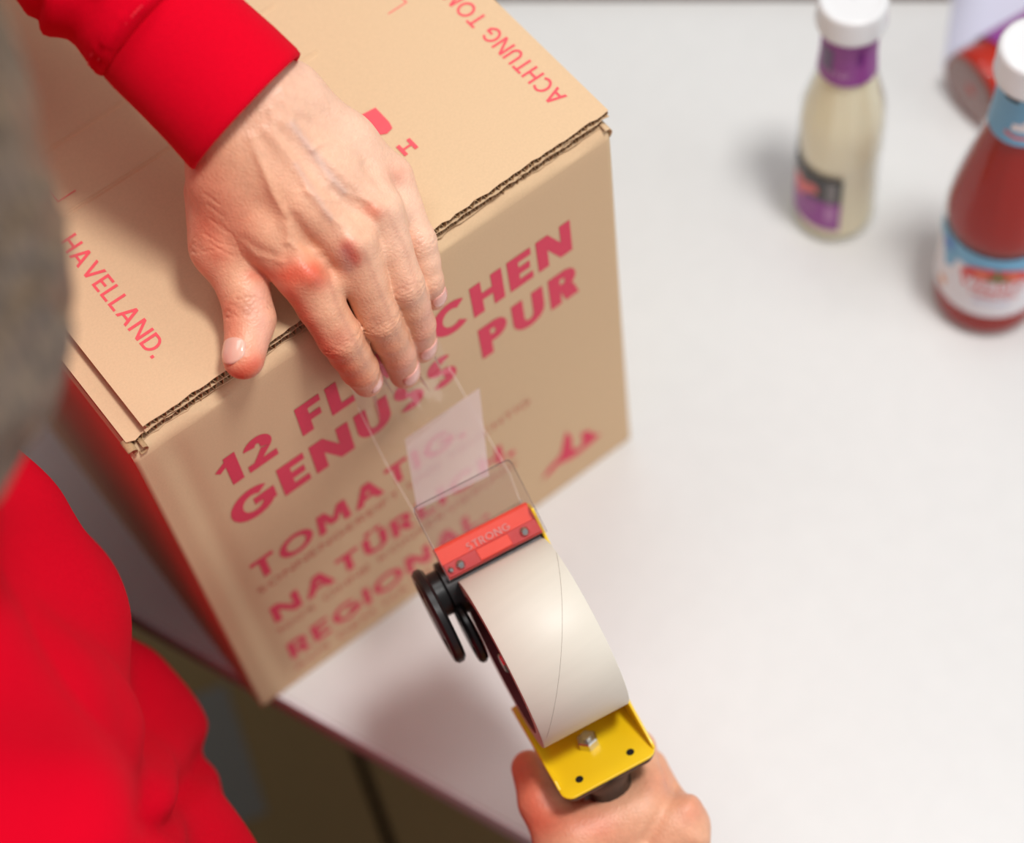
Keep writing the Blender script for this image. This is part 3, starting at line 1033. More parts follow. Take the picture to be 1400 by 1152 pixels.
# hub inside the core
MB(df).lathe([(0, -20), (10, -20), (12, -18), (34, -18), (35.2, -15), (35.2, -8), (12, -8), (12, 24), (0, 24)], ax=(1, 0, 0), n=48).obj('hub', BLACK, disp, smooth=True)
MB(df).lathe([(0, -23), (5, -23), (5.6, -22), (5.6, -20), (0, -20)], ax=(1, 0, 0), n=6).obj('hub_bolt', ZINC, disp)

# yellow frame: base plate + side plate, one folded sheet
pu = np.array([0.66, -0.7513])              # direction of the base plate in (y, z), towards the tip
pn = np.array([0.7513, 0.66])               # plate normal, towards roll
E0 = np.array([-75.0, 4.0])
WP = 26.3


def pl(a, s, t):
    q = E0 + pu * s + pn * t
    return (a, q[0], q[1])


V, F = [], []
rim = []
rr = 6.0
for cx, cs, a0 in ((-WP + rr, rr, 180), (WP - rr, rr, 270)):
    for k in range(7):
        a = math.radians(a0 + k * 15)
        rim.append((cx + rr * math.cos(a), cs + rr * math.sin(a)))
rim += [(WP, 72), (-WP, 72)]
bm_pts = rim
g = MB(df)
nn = len(bm_pts)
VV = [pl(a, s, 0) for a, s in bm_pts] + [pl(a, s, -1.6) for a, s in bm_pts]
FF = [tuple(range(nn))[::-1], tuple(range(nn, 2 * nn))] + [(i, (i + 1) % nn, nn + (i + 1) % nn, nn + i) for i in range(nn)]
g.add(VV, FF)
frame = g.obj('frame_plate', YELLOW, disp, bevel=0.0005)
side = [E0 + pu * 3 + pn * 0, E0 + pu * 5 + pn * 3, E0 + pu * 24 + pn * 14, np.array([-20, -4]), np.array([40, -4]), np.array([54, 0]), np.array([62, 1]), np.array([65, -8]), np.array([60, -24]), np.array([10, -50]), E0 + pu * 72 + pn * 0]
g = MB(df)
g.prism([tuple(p) for p in side], 0, WP - 1.4, WP + 0.2)
g.obj('side_plate', YELLOW, disp, bevel=0.0005)
lef = [E0 + pu * 8, E0 + pu * 12 + pn * 3.0, E0 + pu * 40 + pn * 5, E0 + pu * 66 + pn * 4, E0 + pu * 70]
g = MB(df); g.prism([tuple(p) for p in lef], 0, -WP - 0.2, -WP + 1.4)
g.obj('side_lip', YELLOW, disp, bevel=0.0004)
# holes, nut and bolt
for a, s in ((14.5, 8.5), (-14.5, 8.5)):
    VV = []
    for t in (0.12, -0.5):
        for k in range(20):
            an = 2 * math.pi * k / 20
            VV.append(pl(a + 2.1 * math.cos(an), s + 2.1 * math.sin(an), t))
    MB(df).add(VV, [tuple(range(20))] + [(k, (k + 1) % 20, 20 + (k + 1) % 20, 20 + k) for k in range(20)]).obj('plate_hole', mat('hole_dark', srgb(14, 12, 8), 0.9), frame)
VV = []
for t, r in ((0, 5.6), (4.2, 5.6), (4.8, 4.8)):
    for k in range(6):
        an = math.pi / 3 * k + 0.3
        VV.append(pl(-1 + r * math.cos(an), 26 + r * math.sin(an), t))
FF = [(k + 6 * j, (k + 1) % 6 + 6 * j, 6 * (j + 1) + (k + 1) % 6, 6 * (j + 1) + k) for j in range(2) for k in range(6)] + [tuple(range(12, 18))]
MB(df).add(VV, FF).obj('hex_nut', ZINC, disp)
MB(df).tube([pl(-1, 26, -1), pl(-1, 26, 7)], 2.7, n=16).obj('bolt', ZINC, disp)
# handle: rounded grip going away behind the plate
HD = []
g = MB(df)
hs = [(-2, 15, 20), (-8, 16, 20), (-18, 12.5, 16), (-35, 13, 17), (-60, 14, 18), (-85, 13.5, 17), (-104, 14.5, 18), (-112, 10, 12)]
VV, FF = [], []
n = 24
for t, ra, rs in hs:
    for k in range(n):
        an = 2 * math.pi * k / n
        ca, sa = math.cos(an), math.sin(an)
        VV.append(pl(-1 + ra * math.copysign(abs(ca) ** 0.8, ca), 20 + t * -0.06 + rs * math.copysign(abs(sa) ** 0.8, sa), t))
for j in range(len(hs) - 1):
    for k in range(n):
        FF.append((j * n + k, j * n + (k + 1) % n, (j + 1) * n + (k + 1) % n, (j + 1) * n + k))
FF += [tuple(range(n))[::-1], tuple(range((len(hs) - 1) * n, len(hs) * n))]
g.add(VV, FF)
g.obj('handle', BLACK, disp, smooth=True)
VV = [pl(a, s, -1.7) for a, s in bm_pts[:14] + [(20, 40), (-20, 40)]]
VV = VV + [pl(a * 0.94, s + 1, -5) for a, s in bm_pts[:14] + [(20, 40), (-20, 40)]]
FF = [tuple(range(16))[::-1], tuple(range(16, 32))] + [(i, (i + 1) % 16, 16 + (i + 1) % 16, 16 + i) for i in range(16)]
MB(df).add(VV, FF).obj('handle_flange', BLACK, disp, bevel=0.0005)

# black roller assembly left of the tip
DBK = (34.5, -18)
for (x0, x1, r, cy, cz, nm) in ((-42.5, -36.5, 26.0, DBK[0], DBK[1], 'roller_disc'), (-31.5, -26.5, 17.0, 20, -17, 'roller_disc')):
    pr = [(0, x0), (r * 0.42, x0), (r * 0.5, x0 + 1.4), (r * 0.76, x0 + 1.4), (r * 0.82, x0), (r - 1.6, x0), (r, x0 + 1.6), (r, x1 - 1.6), (r - 1.6, x1), (0, x1)]
    MB(df).lathe(pr, c=(0, cy, cz), ax=(1, 0, 0), n=56).obj(nm, BLACK, disp, smooth=True)
MB(df).lathe([(0, -37), (11, -37), (12, -36), (12, -31), (15, -30), (15, 24), (0, 24)], c=(0, 44, -20), ax=(1, 0, 0), n=40).obj('roller_hub', BLACK, disp, smooth=True)
MB(df).lathe([(0, -26), (9, -26), (9, 26), (0, 26)], c=(0, 54, -28), ax=(1, 0, 0), n=32).obj('rubber_roller', mat('dark_rubber', srgb(40, 36, 36), 0.7), disp, smooth=True)

# red blade holder and clear guard
GT = (-2.0, 0)
red = [(49, 0), (50, -1), (64, -6), (66, -8), (66, -14), (60, -14), (49, -6)]
rh = MB(df); rh.prism(red, 0, -27.5, 25.5)
rho = rh.obj('blade_holder', REDP, disp, bevel=0.0007)
g = MB(df); g.prism([(49.5, 0.2), (50, 1.2), (57, -1.6), (57, -3.4)], 0, -27.0, 25.0); g.obj('holder_rib', REDP2, rho, bevel=0.0004)
g = MB(df); g.prism([(50, 1.1), (51, 1.6), (56.5, -0.6), (56.5, -2)], 0, -9, 9); g.obj('holder_pad', REDP, rho, bevel=0.0004)
tx = write('STRONG', 24, 3.8, 0.2)
fz = lambda y: -2.9 - (y - 57) * 0.357
VV, FF = [], []
for k, q in enumerate(tx):
    FF.append(tuple(range(len(VV), len(VV) + len(q))))
    for x, y in q: VV.append((x - 12, 57.6 + y, fz(58 + y) + 0.5 - 0.001 * k))
MB(df).add(VV, FF).obj('holder_lettering', WHITEP, rho)
for x, y in ((-19, 53.5), (17, 53.5), (-24.5, 53.5)):
    r = 2.4 if x > -24 else 1.5
    MB(df).lathe([(0, 2.6), (r * .6, 2.5), (r, 1.4), (r * 1.05, -1), (0, -1)], c=(x, y, 0), ax=(0, -0.15, -1 * -1), n=20).obj('rivet', ZINC, disp, smooth=True)
gy0, gy1 = 48.5, 89.5
gz = lambda y: 3.6 - (y - 48) * 0.22
r = 2.5
out = [(-27.8, gy0), (27.0, gy0), (27.8, gy1 - r), (27.0, gy1 - 0.5), (25.5, gy1), (-25.2, gy1), (-26.9, gy1 - 0.5), (-27.6, gy1 - r)]
VV = [(x, y, gz(y)) for x, y in out] + [(x, y, gz(y) - 0.9) for x, y in out]
nn = len(out)
guard = MB(df).add(VV, [tuple(range(nn)), tuple(range(nn, 2 * nn))[::-1]]).obj('clear_guard', GUARD_M, disp)
guard['label'] = 'clear plastic guard plate'
VV = VV + [(x * 0.990, y - (0.4 if y > 60 else 0), gz(y)) for x, y in out] + [(x * 0.994, y - (0.25 if y > 60 else 0), gz(y) - 0.9) for x, y in out]
MB(df).add(VV, [(i, (i + 1) % nn, nn + (i + 1) % nn, nn + i) for i in range(nn)] + [(i, (i + 1) % nn, 2 * nn + (i + 1) % nn, 2 * nn + i) for i in range(nn)]).obj('guard_rim', GUARD_EDGE, guard)

# ------------------------------------------------------------------ the strip of tape
tp = empty('tape_strip', tuple(ony(550, 520, -0.01)))
tag(tp, 'clear strip of packing tape stretched from the carton edge to the dispenser', 'tape')
lft = [onz(452, 440, H + 0.0058), ony(455, 462, -0.0016), ony(489, 557, -0.0035), at(526, 630, 1.092), at(566, 700, 1.078), df((-26, 60, -20)), df((-25, 66, -14.5))]
rgt = [onz(566, 365, H + 0.0058), ony(572, 385, -0.0016), ony(613, 500, -0.0045), at(652, 570, 1.095), at(697, 648, 1.078), df((24, 66, -20)), df((25, 68, -14.5))]
V, F = [], []
NS, NT = 8, 20
for i in range(len(lft) - 1):
    for s in range(NS + (1 if i == len(lft) - 2 else 0)):
        t = s / NS
        a = lft[i] * (1 - t) + lft[i + 1] * t
        b = rgt[i] * (1 - t) + rgt[i + 1] * t
        q = i + t
        amp = 0.0022 * math.exp(-((q - 2.25) / 0.45) ** 2) if q > 1.7 else 0
        for j in range(NT + 1):
            u = j / NT
            rip = amp * (math.sin(u * 19) * math.exp(-((u - 0.28) / 0.22) ** 2) + 0.5 * math.sin(u * 34 + 1))
            V.append(a * (1 - u) + b * u + np.array([-.13, -.55, .82]) * (abs(rip) + (0.0004 if q > 1.7 else 0)))
nr = len(V) // (NT + 1)
for i in range(nr - 1):
    for j in range(NT):
        F.append((i * (NT + 1) + j, i * (NT + 1) + j + 1, (i + 1) * (NT + 1) + j + 1, (i + 1) * (NT + 1) + j))
o = build('clear_film', V, F, TAPE_CLEAR, tp, smooth=True)
for side_ in (0, NT):
    P_ = [V[i * (NT + 1) + side_] for i in range(2 * NS, nr)]
    MB().tube(P_, 0.00016, n=5).obj('film_edge', mat('tape_edge', srgb(236, 226, 214), 0.3), o)
CR = film('crinkle_highlight', (0.97, 0.96, 0.95), srgb(250, 248, 245), 0.62, 0.15, 0.1)  # white slivers stand for the highlights on the crinkled tape
for pa, pb, pc in (((503, 527), (512, 527), (520, 574)), ((514, 510), (527, 514), (540, 543)), ((566, 508), (571, 506), (588, 536)), ((592, 488), (596, 486), (606, 512))):
    A_, B_, C_ = at(*pa, 1.058), at(*pb, 1.050), at(*pc, 1.082)
    VV = [A_ * (1 - t) + C_ * t for t in np.linspace(0, 1, 8)] + [B_ * (1 - t) + C_ * t + np.array([-.13, -.55, .82]) * .0016 * math.sin(math.pi * t) for t in np.linspace(0, 1, 8)]
    c_ = build('crinkle_glint', VV, [(i, i + 1, 9 + i, 8 + i) for i in range(7)], CR, o, smooth=True)
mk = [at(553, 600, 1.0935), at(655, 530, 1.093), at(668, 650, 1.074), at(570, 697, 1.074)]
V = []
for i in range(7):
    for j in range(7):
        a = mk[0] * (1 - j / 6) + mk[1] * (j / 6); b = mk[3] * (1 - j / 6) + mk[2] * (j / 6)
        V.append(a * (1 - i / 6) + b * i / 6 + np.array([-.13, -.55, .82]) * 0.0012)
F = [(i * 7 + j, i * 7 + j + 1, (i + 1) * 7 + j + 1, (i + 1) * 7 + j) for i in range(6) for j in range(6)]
o = build('milky_film', V, F, TAPE_MILKY, tp, smooth=True)  # half-opaque whitish sheet laid over the clear film
o['label'] = 'milky patch over part of the tape strip'

# ------------------------------------------------------------------ the person
def skin_material():
    m = bpy.data.materials.new('skin')
    m.use_nodes = True
    nt = m.node_tree
    b = nt.nodes['Principled BSDF']
    at_ = nt.nodes.new('ShaderNodeAttribute'); at_.attribute_name = 'tone'
    nt.links.new(at_.outputs['Color'], b.inputs['Base Color'])
    b.inputs['Roughness'].default_value = 0.42
    b.inputs['Subsurface Weight'].default_value = 0.10
    b.inputs['Subsurface Radius'].default_value = (1, 0.35, 0.2)
    b.inputs['Subsurface Scale'].default_value = 0.003
    grain(m, 260, 0.05, 0.45, bscale=750, dist=0.0009)
    return m


SKIN = skin_material()
SK = np.array(srgb(226, 168, 134)[:3])
RED = np.array(srgb(216, 92, 66)[:3])
PINK = np.array(srgb(236, 168, 158)[:3])
PALE = np.array(srgb(238, 202, 180)[:3])
HT = H + 0.0052
LH = {
    'i': [onz(412, 372, HT + .028), ony(464, 460, -.0125), ony(491, 503, -.0155), ony(502, 521, -.0135)],
    'm': [onz(478, 330, HT + .033), ony(518, 434, -.0145), ony(543, 481, -.0165), ony(553, 510, -.0135)],
    'r': [onz(515, 287, HT + .031), ony(553, 388, -.0125), ony(572, 443, -.0155), ony(577, 476, -.0120)],
    'p': [onz(533, 243, HT + .024), onz(573, 330, HT + .003), ony(586, 383, -.0100), ony(594, 407, -.0095)]}
LR = {'i': [.0122, .0107, .0094, .0080], 'm': [.0120, .0103, .0089, .0080], 'r': [.0114, .0095, .0084, .0075], 'p': [.0106, .0084, .0072, .0063]}
WR = {'i': at(313, 238, .952), 'm': at(335, 208, .944), 'r': at(362, 172, .944), 'p': at(392, 136, .953)}
TH = [onz(300, 262, HT + .044), onz(306, 335, HT + .033), onz(334, 398, HT + .021), onz(342, 436, HT + .014), onz(333, 490, HT + .0105)]
WRC = at(338, 160, 0.945)
FA = at(190, 8, 0.932)
ELB_L = np.array([0.10, 0.36, 0.52])
SH_L = np.array([-0.15, 0.17, 0.49])
SH_R = np.array([-0.17, -0.20, 0.47])
ELB_R = np.array([-0.10, -0.42, 0.27])


cuffdir = unit(FA - WRC)
U1 = at(410, 75, .93) - at(265, 228, .93)
U1 = unit(U1 - cuffdir * (U1 @ cuffdir))


def fdir(J, k):
    return unit(J[k + 1] - J[k])


def build_left_hand():
    allp = np.array(sum(LH.values(), []) + TH + list(WR.values()) + [FA])
    s = SDF(allp.min(0) - 0.03, allp.max(0) + 0.03, 0.00075)
    for k in 'imrp':
        J, R = LH[k], LR[k]
        s.chain([WR[k], WR[k] * .45 + J[0] * .55, J[0]], [.0165, .0140, R[0]], 0.010)
    s.cone(WR['i'] * .5 + LH['i'][0] * .5, LH['m'][0] * .6 + WR['m'] * .4, .013, .012, 0.008)
    s.cone(WR['p'] * .4 + LH['p'][0] * .6, LH['r'][0], .011, .011, 0.008)
    s.cone(LH['i'][0] * .9 + WR['i'] * .1 - [0, 0, .004], LH['r'][0] * .9 + WR['r'] * .1 - [0, 0, .004], .010, .010, 0.008)
    for a_, b_ in ('im', 'mr', 'rp'):
        s.cone(LH[a_][0] * .72 + LH[a_][1] * .28 - [0, 0, .001], LH[b_][0] * .72 + LH[b_][1] * .28 - [0, 0, .001], .0088, .0084, .006)
    # wrist and forearm, oval
    off = U1 * 0.0125
    for q in (-1, 1):
        s.cone(WRC + q * off, FA + q * off * .8, .0178, .0190, 0.010)
    s.cone(WRC, LH['m'][0] * .5 + WR['m'] * .5, .0185, .012, 0.012)
    s.cone(WRC - U1 * .012, WR['i'], .0180, .0168, .012); s.cone(WRC + U1 * .012, WR['p'], .0180, .0164, .012)
    # thumb
    s.chain(TH, [.0165, .0145, .0113, .0114, .0098], 0.006)
    s.cone(WR['i'], TH[1], .017, .0135, 0.012)
    s.cone(TH[1] * .5 + WR['i'] * .5 - [0, 0, .004], LH['i'][0] * .62 + WR['i'] * .38 - [0, 0, .006], .012, .010, 0.014)
    s.cone(TH[1] - [0, 0, .006], LH['i'][0] * .72 + WR['i'] * .28 - [0, 0, .010], .0075, .0065, 0.010)
    D0 = s.D
    # fingers are added on their own field so that neighbours stay separate
    for k in 'imrp':
        f = SDF(s.o, s.o + (s.n - 1) * s.h, s.h) if False else None
    fs = []
    for k in 'imrp':
        J, R = LH[k], LR[k]
        lo = np.min(J, 0) - 0.02; hi = np.max(J, 0) + 0.02
        a = np.clip(np.floor((lo - s.o) / s.h).astype(int), 0, s.n - 2)
        b = np.clip(np.ceil((hi - s.o) / s.h).astype(int), 2, s.n)
        f = SDF(s.o + a * s.h, s.o + (b - 1) * s.h, s.h)
        f.D = np.full(tuple(b - a), 0.05, np.float32); f.n = b - a
        mid = J[0] * .5 + J[1] * .5
        m2 = J[1] * .5 + J[2] * .5
        f.chain([J[0], mid, J[1], m2, J[2], J[3]], [R[0], R[1] * 1.06, R[1], (R[1] + R[2]) / 2 * 1.0, R[2], R[3]], 0.003)
        fs.append((a, b, f.D))
    U = np.full(s.D.shape, 0.05, np.float32)
    for a, b, Dk in fs:
        sl = tuple(slice(a[i], b[i]) for i in range(3))
        A = U[sl]
        kk = 0.0012
        hh = np.maximum(kk - np.abs(A - Dk), 0) / kk
        U[sl] = np.minimum(A, Dk) - hh ** 3 * kk / 6
    kk = 0.006
    hh = np.maximum(kk - np.abs(s.D - U), 0) / kk
    s.D = np.minimum(s.D, U) - hh ** 3 * kk / 6
    P, Q = s.verts()
    P = relax(P, Q, 3, 0.5)
    N = normals(P, Q)
    X = pix(P)
    fc = facing(P, N)
    mm = 2.95                                      # pixels per millimetre on the back of the hand
    d = np.zeros(len(P))
    # tendons fan out from the wrist to the knuckles
    for pl_, a, wd in (([(345, 190), (385, 290), (412, 362)], .8, 3.2), ([(365, 180), (430, 265), (476, 326)], 1.0, 3.0), ([(385, 165), (460, 230), (512, 282)], .9, 2.8), ([(410, 150), (485, 195), (534, 235)], .6, 2.6)):
        d += a * np.exp(-(dseg(X, pl_) / mm / wd) ** 2)
    # valleys between the knuckles
    for pl_, a, wd in (([(400, 300), (447, 368)], -1.5, 3.4), ([(455, 262), (500, 315)], -1.2, 3.0), ([(500, 225), (530, 268)], -.8, 2.6), ([(330, 330), (372, 352)], -.8, 3.0)):
        d += a * np.exp(-(dseg(X, pl_) / mm / wd) ** 2)
    # knuckles
    for c, a, wd in (((424, 376), 2.2, 5.0), ((484, 333), 2.0, 4.6), ((517, 288), 1.6, 4.2), ((541, 240), 1.0, 3.8), ((300, 340), .9, 5)):
        d += a * np.exp(-(dseg(X, [c]) / mm / wd) ** 2)
    # veins
    for pl_ in ([(385, 120), (400, 170), (425, 205), (445, 240), (470, 262), (505, 275)], [(425, 205), (440, 195), (470, 200), (505, 225)], [(370, 150), (375, 185), (405, 225), (420, 262), (452, 298), (478, 312)],
                [(350, 210), (372, 262), (395, 300), (392, 330)], [(420, 262), (440, 272), (462, 275)], [(392, 330), (415, 345), (440, 345)], [(330, 330), (350, 348), (385, 358)]):
        d += .50 * np.exp(-(dseg(X, pl_) / mm / 1.5) ** 2)
    # fine skin folds
    def folds(J0, J1, J2, centre, offs, amp, wd, wid, up):
        ax_ = unit(unit(J1 - J0) + unit(J2 - J1))
        rel = P - centre
        sx = rel @ ax_
        side_ = unit(np.cross(ax_, up))
        lat = rel @ side_
        dors = np.clip((N @ up) * 1.6 + .1, 0, 1)
        r = np.linalg.norm(rel - sx[:, None] * ax_, axis=1)
        near = np.clip((wid * 1.12 - r) / .001, 0, 1)
        out = np.zeros(len(P))
        for i, o_ in enumerate(offs):
            bow = o_ * (1 - .9 * (lat / wid) ** 2) if abs(o_) > .0012 else o_ + 0 * lat
            wob = .0003 * np.sin(lat * 1500 + i * 2) + .0002 * np.sin(lat * 3100 + i)
            out -= amp * np.exp(-((sx - bow - wob) / wd) ** 2) * near * dors
        return out
    VU = unit(CAM - LH['m'][1])
    for k, ofs in (('i', (-.0046, -.0030, -.0012, .0006, .0024, .0042)), ('m', (-.0052, -.0034, -.0012, .0010, .0032, .0050)), ('r', (-.0046, -.0028, -.0008, .0012, .0034)), ('p', (-.003, -.001, .001, .003))):
        J = LH[k]
        up = unit(VU - fdir(J, 1) * (VU @ fdir(J, 1)))
        d += folds(J[0], J[1], J[2], J[1], ofs, .30, .00055, LR[k][1] + .0006, up)
        d += 0.7 * np.exp(-((P - J[1] - up * .007) ** 2).sum(1) / .0055 ** 2)
        d += folds(J[1], J[2], J[3], J[2], (-.002, -.0005, .0012), .22, .0005, LR[k][2] + .0006, up)
    up = unit(VU - fdir(TH, 2) * (VU @ fdir(TH, 2)))
    d += folds(TH[1], TH[2], TH[4], TH[3] * .8 + TH[2] * .2, (-.0055, -.0035, -.0015, .0004, .0022), .42, .0006, .013, up)
    d += folds(TH[0], TH[1], TH[2], TH[1], (-.009, -.006, -.003, .0, .003), .30, .0007, .016, up)
    # creases of the web between thumb and index, wrist creases
    for pl_ in ([(350, 372), (330, 350), (318, 322), (300, 305)], [(352, 374), (372, 380)], [(280, 320), (300, 332), (322, 338)], [(285, 330), (303, 342), (318, 350)], [(288, 300), (310, 318)], [(280, 265), (300, 280)], [(284, 280), (305, 296)]):
        d -= .28 * np.exp(-(dseg(X, pl_) / mm / .6) ** 2)
    d *= fc
    P = P + N * (d / 1000)[:, None]
    N = normals(P, Q)
    # ------- skin tone
    X = pix(P)
    C = np.tile(SK, (len(P), 1))
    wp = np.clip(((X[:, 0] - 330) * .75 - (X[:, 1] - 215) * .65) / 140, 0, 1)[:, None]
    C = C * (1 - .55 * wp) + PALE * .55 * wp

    def spot(c, r, a, col):
        nonlocal C
        k_ = (a * np.exp(-(dseg(X, c if isinstance(c, list) else [c]) / r) ** 2) * (.35 + .65 * facing(P, N)))[:, None]
        C = C * (1 - k_) + col * k_
    spot([(400, 372), (425, 378)], 22, .75, RED)
    spot((430, 368), 10, .5, RED)
    spot([(478, 335), (484, 350)], 12, .60, RED)
    spot([(505, 285), (515, 290)], 11, .45, RED)
    spot((543, 238), 16, .3, RED)
    spot([(282, 310), (300, 345)], 22, .45, RED)
    spot([(345, 375), (390, 378)], 10, .5, RED)
    spot([(395, 400), (430, 460), (480, 515)], 12, .7, RED)
    spot([(465, 462)], 16, .35, RED)
    spot([(470, 500), (500, 525)], 14, .5, RED)
    spot([(545, 500), (535, 480)], 14, .3, RED)
    spot([(332, 512), (350, 498)], 18, .85, RED)
    spot([(315, 425), (320, 470)], 18, .40, RED)
    spot([(355, 400), (362, 470)], 16, .35, PINK)
    spot([(290, 250), (330, 300)], 26, .25, RED)
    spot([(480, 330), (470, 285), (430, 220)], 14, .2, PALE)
    spot([(553, 505), (575, 470), (596, 410)], 12, .45, PINK)
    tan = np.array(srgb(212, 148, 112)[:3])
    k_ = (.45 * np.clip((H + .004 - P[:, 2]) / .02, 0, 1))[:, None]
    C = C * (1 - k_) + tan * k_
    BR = np.array(srgb(178, 112, 92)[:3])
    for c_, r_ in (((465, 463), 13), ((518, 436), 12), ((554, 391), 11), ((573, 331), 8), ((338, 424), 14)):
        spot(c_, r_, .40, BR)
    spot([(436, 382), (420, 372), (400, 378)], 13, .5, RED)
    spot([(474, 340), (486, 356)], 9, .6, np.array(srgb(190, 74, 62)[:3]))
    spot([(446, 372), (462, 420), (500, 500)], 4, .35, BR)  # dark lines along the finger gaps, shade painted into the tone
    spot([(498, 345), (520, 400), (546, 465)], 4, .30, BR)
    spot([(530, 290), (556, 345), (572, 400)], 4, .25, BR)
    VE = np.array(srgb(176, 160, 160)[:3])
    spot([(400, 170), (425, 205), (470, 262)], 6, .35, VE)
    spot([(405, 225), (452, 298)], 5, .25, VE)
    spot([(470, 345), (476, 365)], 9, .25, VE)
    return P, Q, C


def build_right_hand():
    W_ = at(840, 1340, 1.085)
    i_, m_, r_, p_ = at(882, 1104, 1.066), at(928, 1130, 1.066), at(944, 1176, 1.078), at(950, 1220, 1.088)
    s = SDF(np.array([-0.02, -0.40, 0.0]), np.array([0.21, -0.11, 0.21]), 0.0012)
    hc = lambda t, a=0, so=0: df(pl(-1 + a, 20 + so, t))
    fing = {'i': [i_, hc(-29, 23, 12), hc(-29, 6, 30), hc(-29, -12, 30)],
            'm': [m_, hc(-47, 25, 12), hc(-47, 6, 31), hc(-47, -13, 30)],
            'r': [r_, hc(-65, 26, 10), hc(-65, 6, 31), hc(-65, -13, 29)],
            'p': [p_, hc(-81, 25, 8), hc(-81, 6, 29), hc(-81, -10, 28)]}
    RR = {'i': .0098, 'm': .0098, 'r': .0092, 'p': .0082}
    for k, j in (('i', i_), ('m', m_), ('r', r_), ('p', p_)):
        s.cone(W_, j, .020, .0135 if k in 'im' else .012, 0.012)
    s.cone(i_, m_, .011, .011, .008); s.cone(m_, r_, .011, .011, .008); s.cone(r_, p_, .0105, .010, .008)
    for k, J in fing.items():
        R = RR[k]
        s.chain(J, [R * 1.15, R * 1.02, R * .93, R * .82], 0.003)
    T_ = [at(805, 1250, 1.070), at(780, 1158, 1.066), at(742, 1096, 1.074), at(724, 1050, 1.088)]
    s.cone(W_, T_[0], .021, .018, .012)
    s.chain(T_, [.018, .0165, .0122, .0098], 0.006)
    s.cone(T_[1], i_ - ROT[1] * -0.004, .015, .0135, .014)
    s.cone(T_[0], m_, .017, .014, .014)
    s.cone(at(790, 1142, 1.060), at(856, 1116, 1.064), .0140, .0135, .012)
    s.cone(W_, ELB_R, .024, .034, .01)
    P, Q = s.verts()
    P = relax(P, Q, 3, .5)
    N = normals(P, Q)
    X = pix(P)
    d = np.zeros(len(P))
    for c, a, r in (((895, 1062), 3.2, 17), ((943, 1100), 3.6, 15), ((960, 1150), 2.6, 14)):
        d += a * np.exp(-(dseg(X, [c]) / r) ** 2)
    d -= 2.6 * np.exp(-(dseg(X, [(925, 1072), (905, 1110), (885, 1150)]) / 10) ** 2)
    P = P + N * (d * facing(P, N) / 1000)[:, None]
    C = np.tile(SK, (len(P), 1))
    for c, r, a in (([(712, 1030), (735, 1120)], 26, .7), ([(900, 1070)], 24, .25), ([(760, 1120), (820, 1130)], 26, .4), ([(945, 1110)], 20, .3)):
        k_ = (a * np.exp(-(dseg(X, c) / r) ** 2))[:, None]
        C = C * (1 - k_) + RED * k_
    return P, Q, C


HEAD = at(-330, 290, .64)
LOOK = unit([0.62, 0.48, -0.62])              # the face looks down to the hands
HUP = unit(np.array([0.25, 0.15, 1.0]) - LOOK * (np.array([0.25, 0.15, 1.0]) @ LOOK))
HSIDE = np.cross(HUP, LOOK)


def hp(f, u, s_):
    return HEAD + LOOK * f + HUP * u + HSIDE * s_


def build_body():
    s = SDF(np.array([-0.46, -0.50, FLOOR]), np.array([0.20, 0.50, 0.90]), 0.0065)
    nk = np.array([-0.15, 0.0, 0.47])
    s.cone(nk, hp(-.025, -.055, 0), .060, .052, .03)
    s.chain([(-.20, .0, -.10), (-.19, 0, .10), (-.17, 0, .30), (-.16, 0, .42)], [.10, .09, .095, .09], .05)
    for sy in (-1, 1):
        s.cone((-.18, 0.05 * sy, -.08), (-.17, .07 * sy, .33), .09, .09, .05)
    s.chain([(-.16, 0, .44), SH_L, ELB_L, FA + (FA - WRC) * .2], [.06, .050, .037, .020], .03)
    s.chain([(-.16, 0, .44), SH_R, ELB_R], [.06, .050, .034], .03)
    s.cone(ELB_R, at(835, 1330, 1.06), .034, .024, .01)
    for sy in (-1, 1):
        s.chain([(-.20, .085 * sy + .0, -.10), (-.19, .10 * sy, -.45), (-.20, .10 * sy, FLOOR + .10)], [.085, .055, .038], .03)
        s.cone((-.20, .10 * sy, FLOOR + .07), (-.08, .11 * sy, FLOOR + .04), .035, .03, .02)
    # head
    s.ell(hp(-.012, .018, 0), [LOOK, HUP, HSIDE], [.092, .095, .074], .02)
    s.ell(hp(.03, -.045, 0), [LOOK, HUP, HSIDE], [.060, .070, .058], .03)
    s.ell(hp(.052, -.088, 0), [LOOK, HUP, HSIDE], [.026, .022, .026], .02)
    P, Q = s.verts()
    P = relax(P, Q, 2, .5)
    C = np.tile(SK, (len(P), 1))
    return P, Q, C


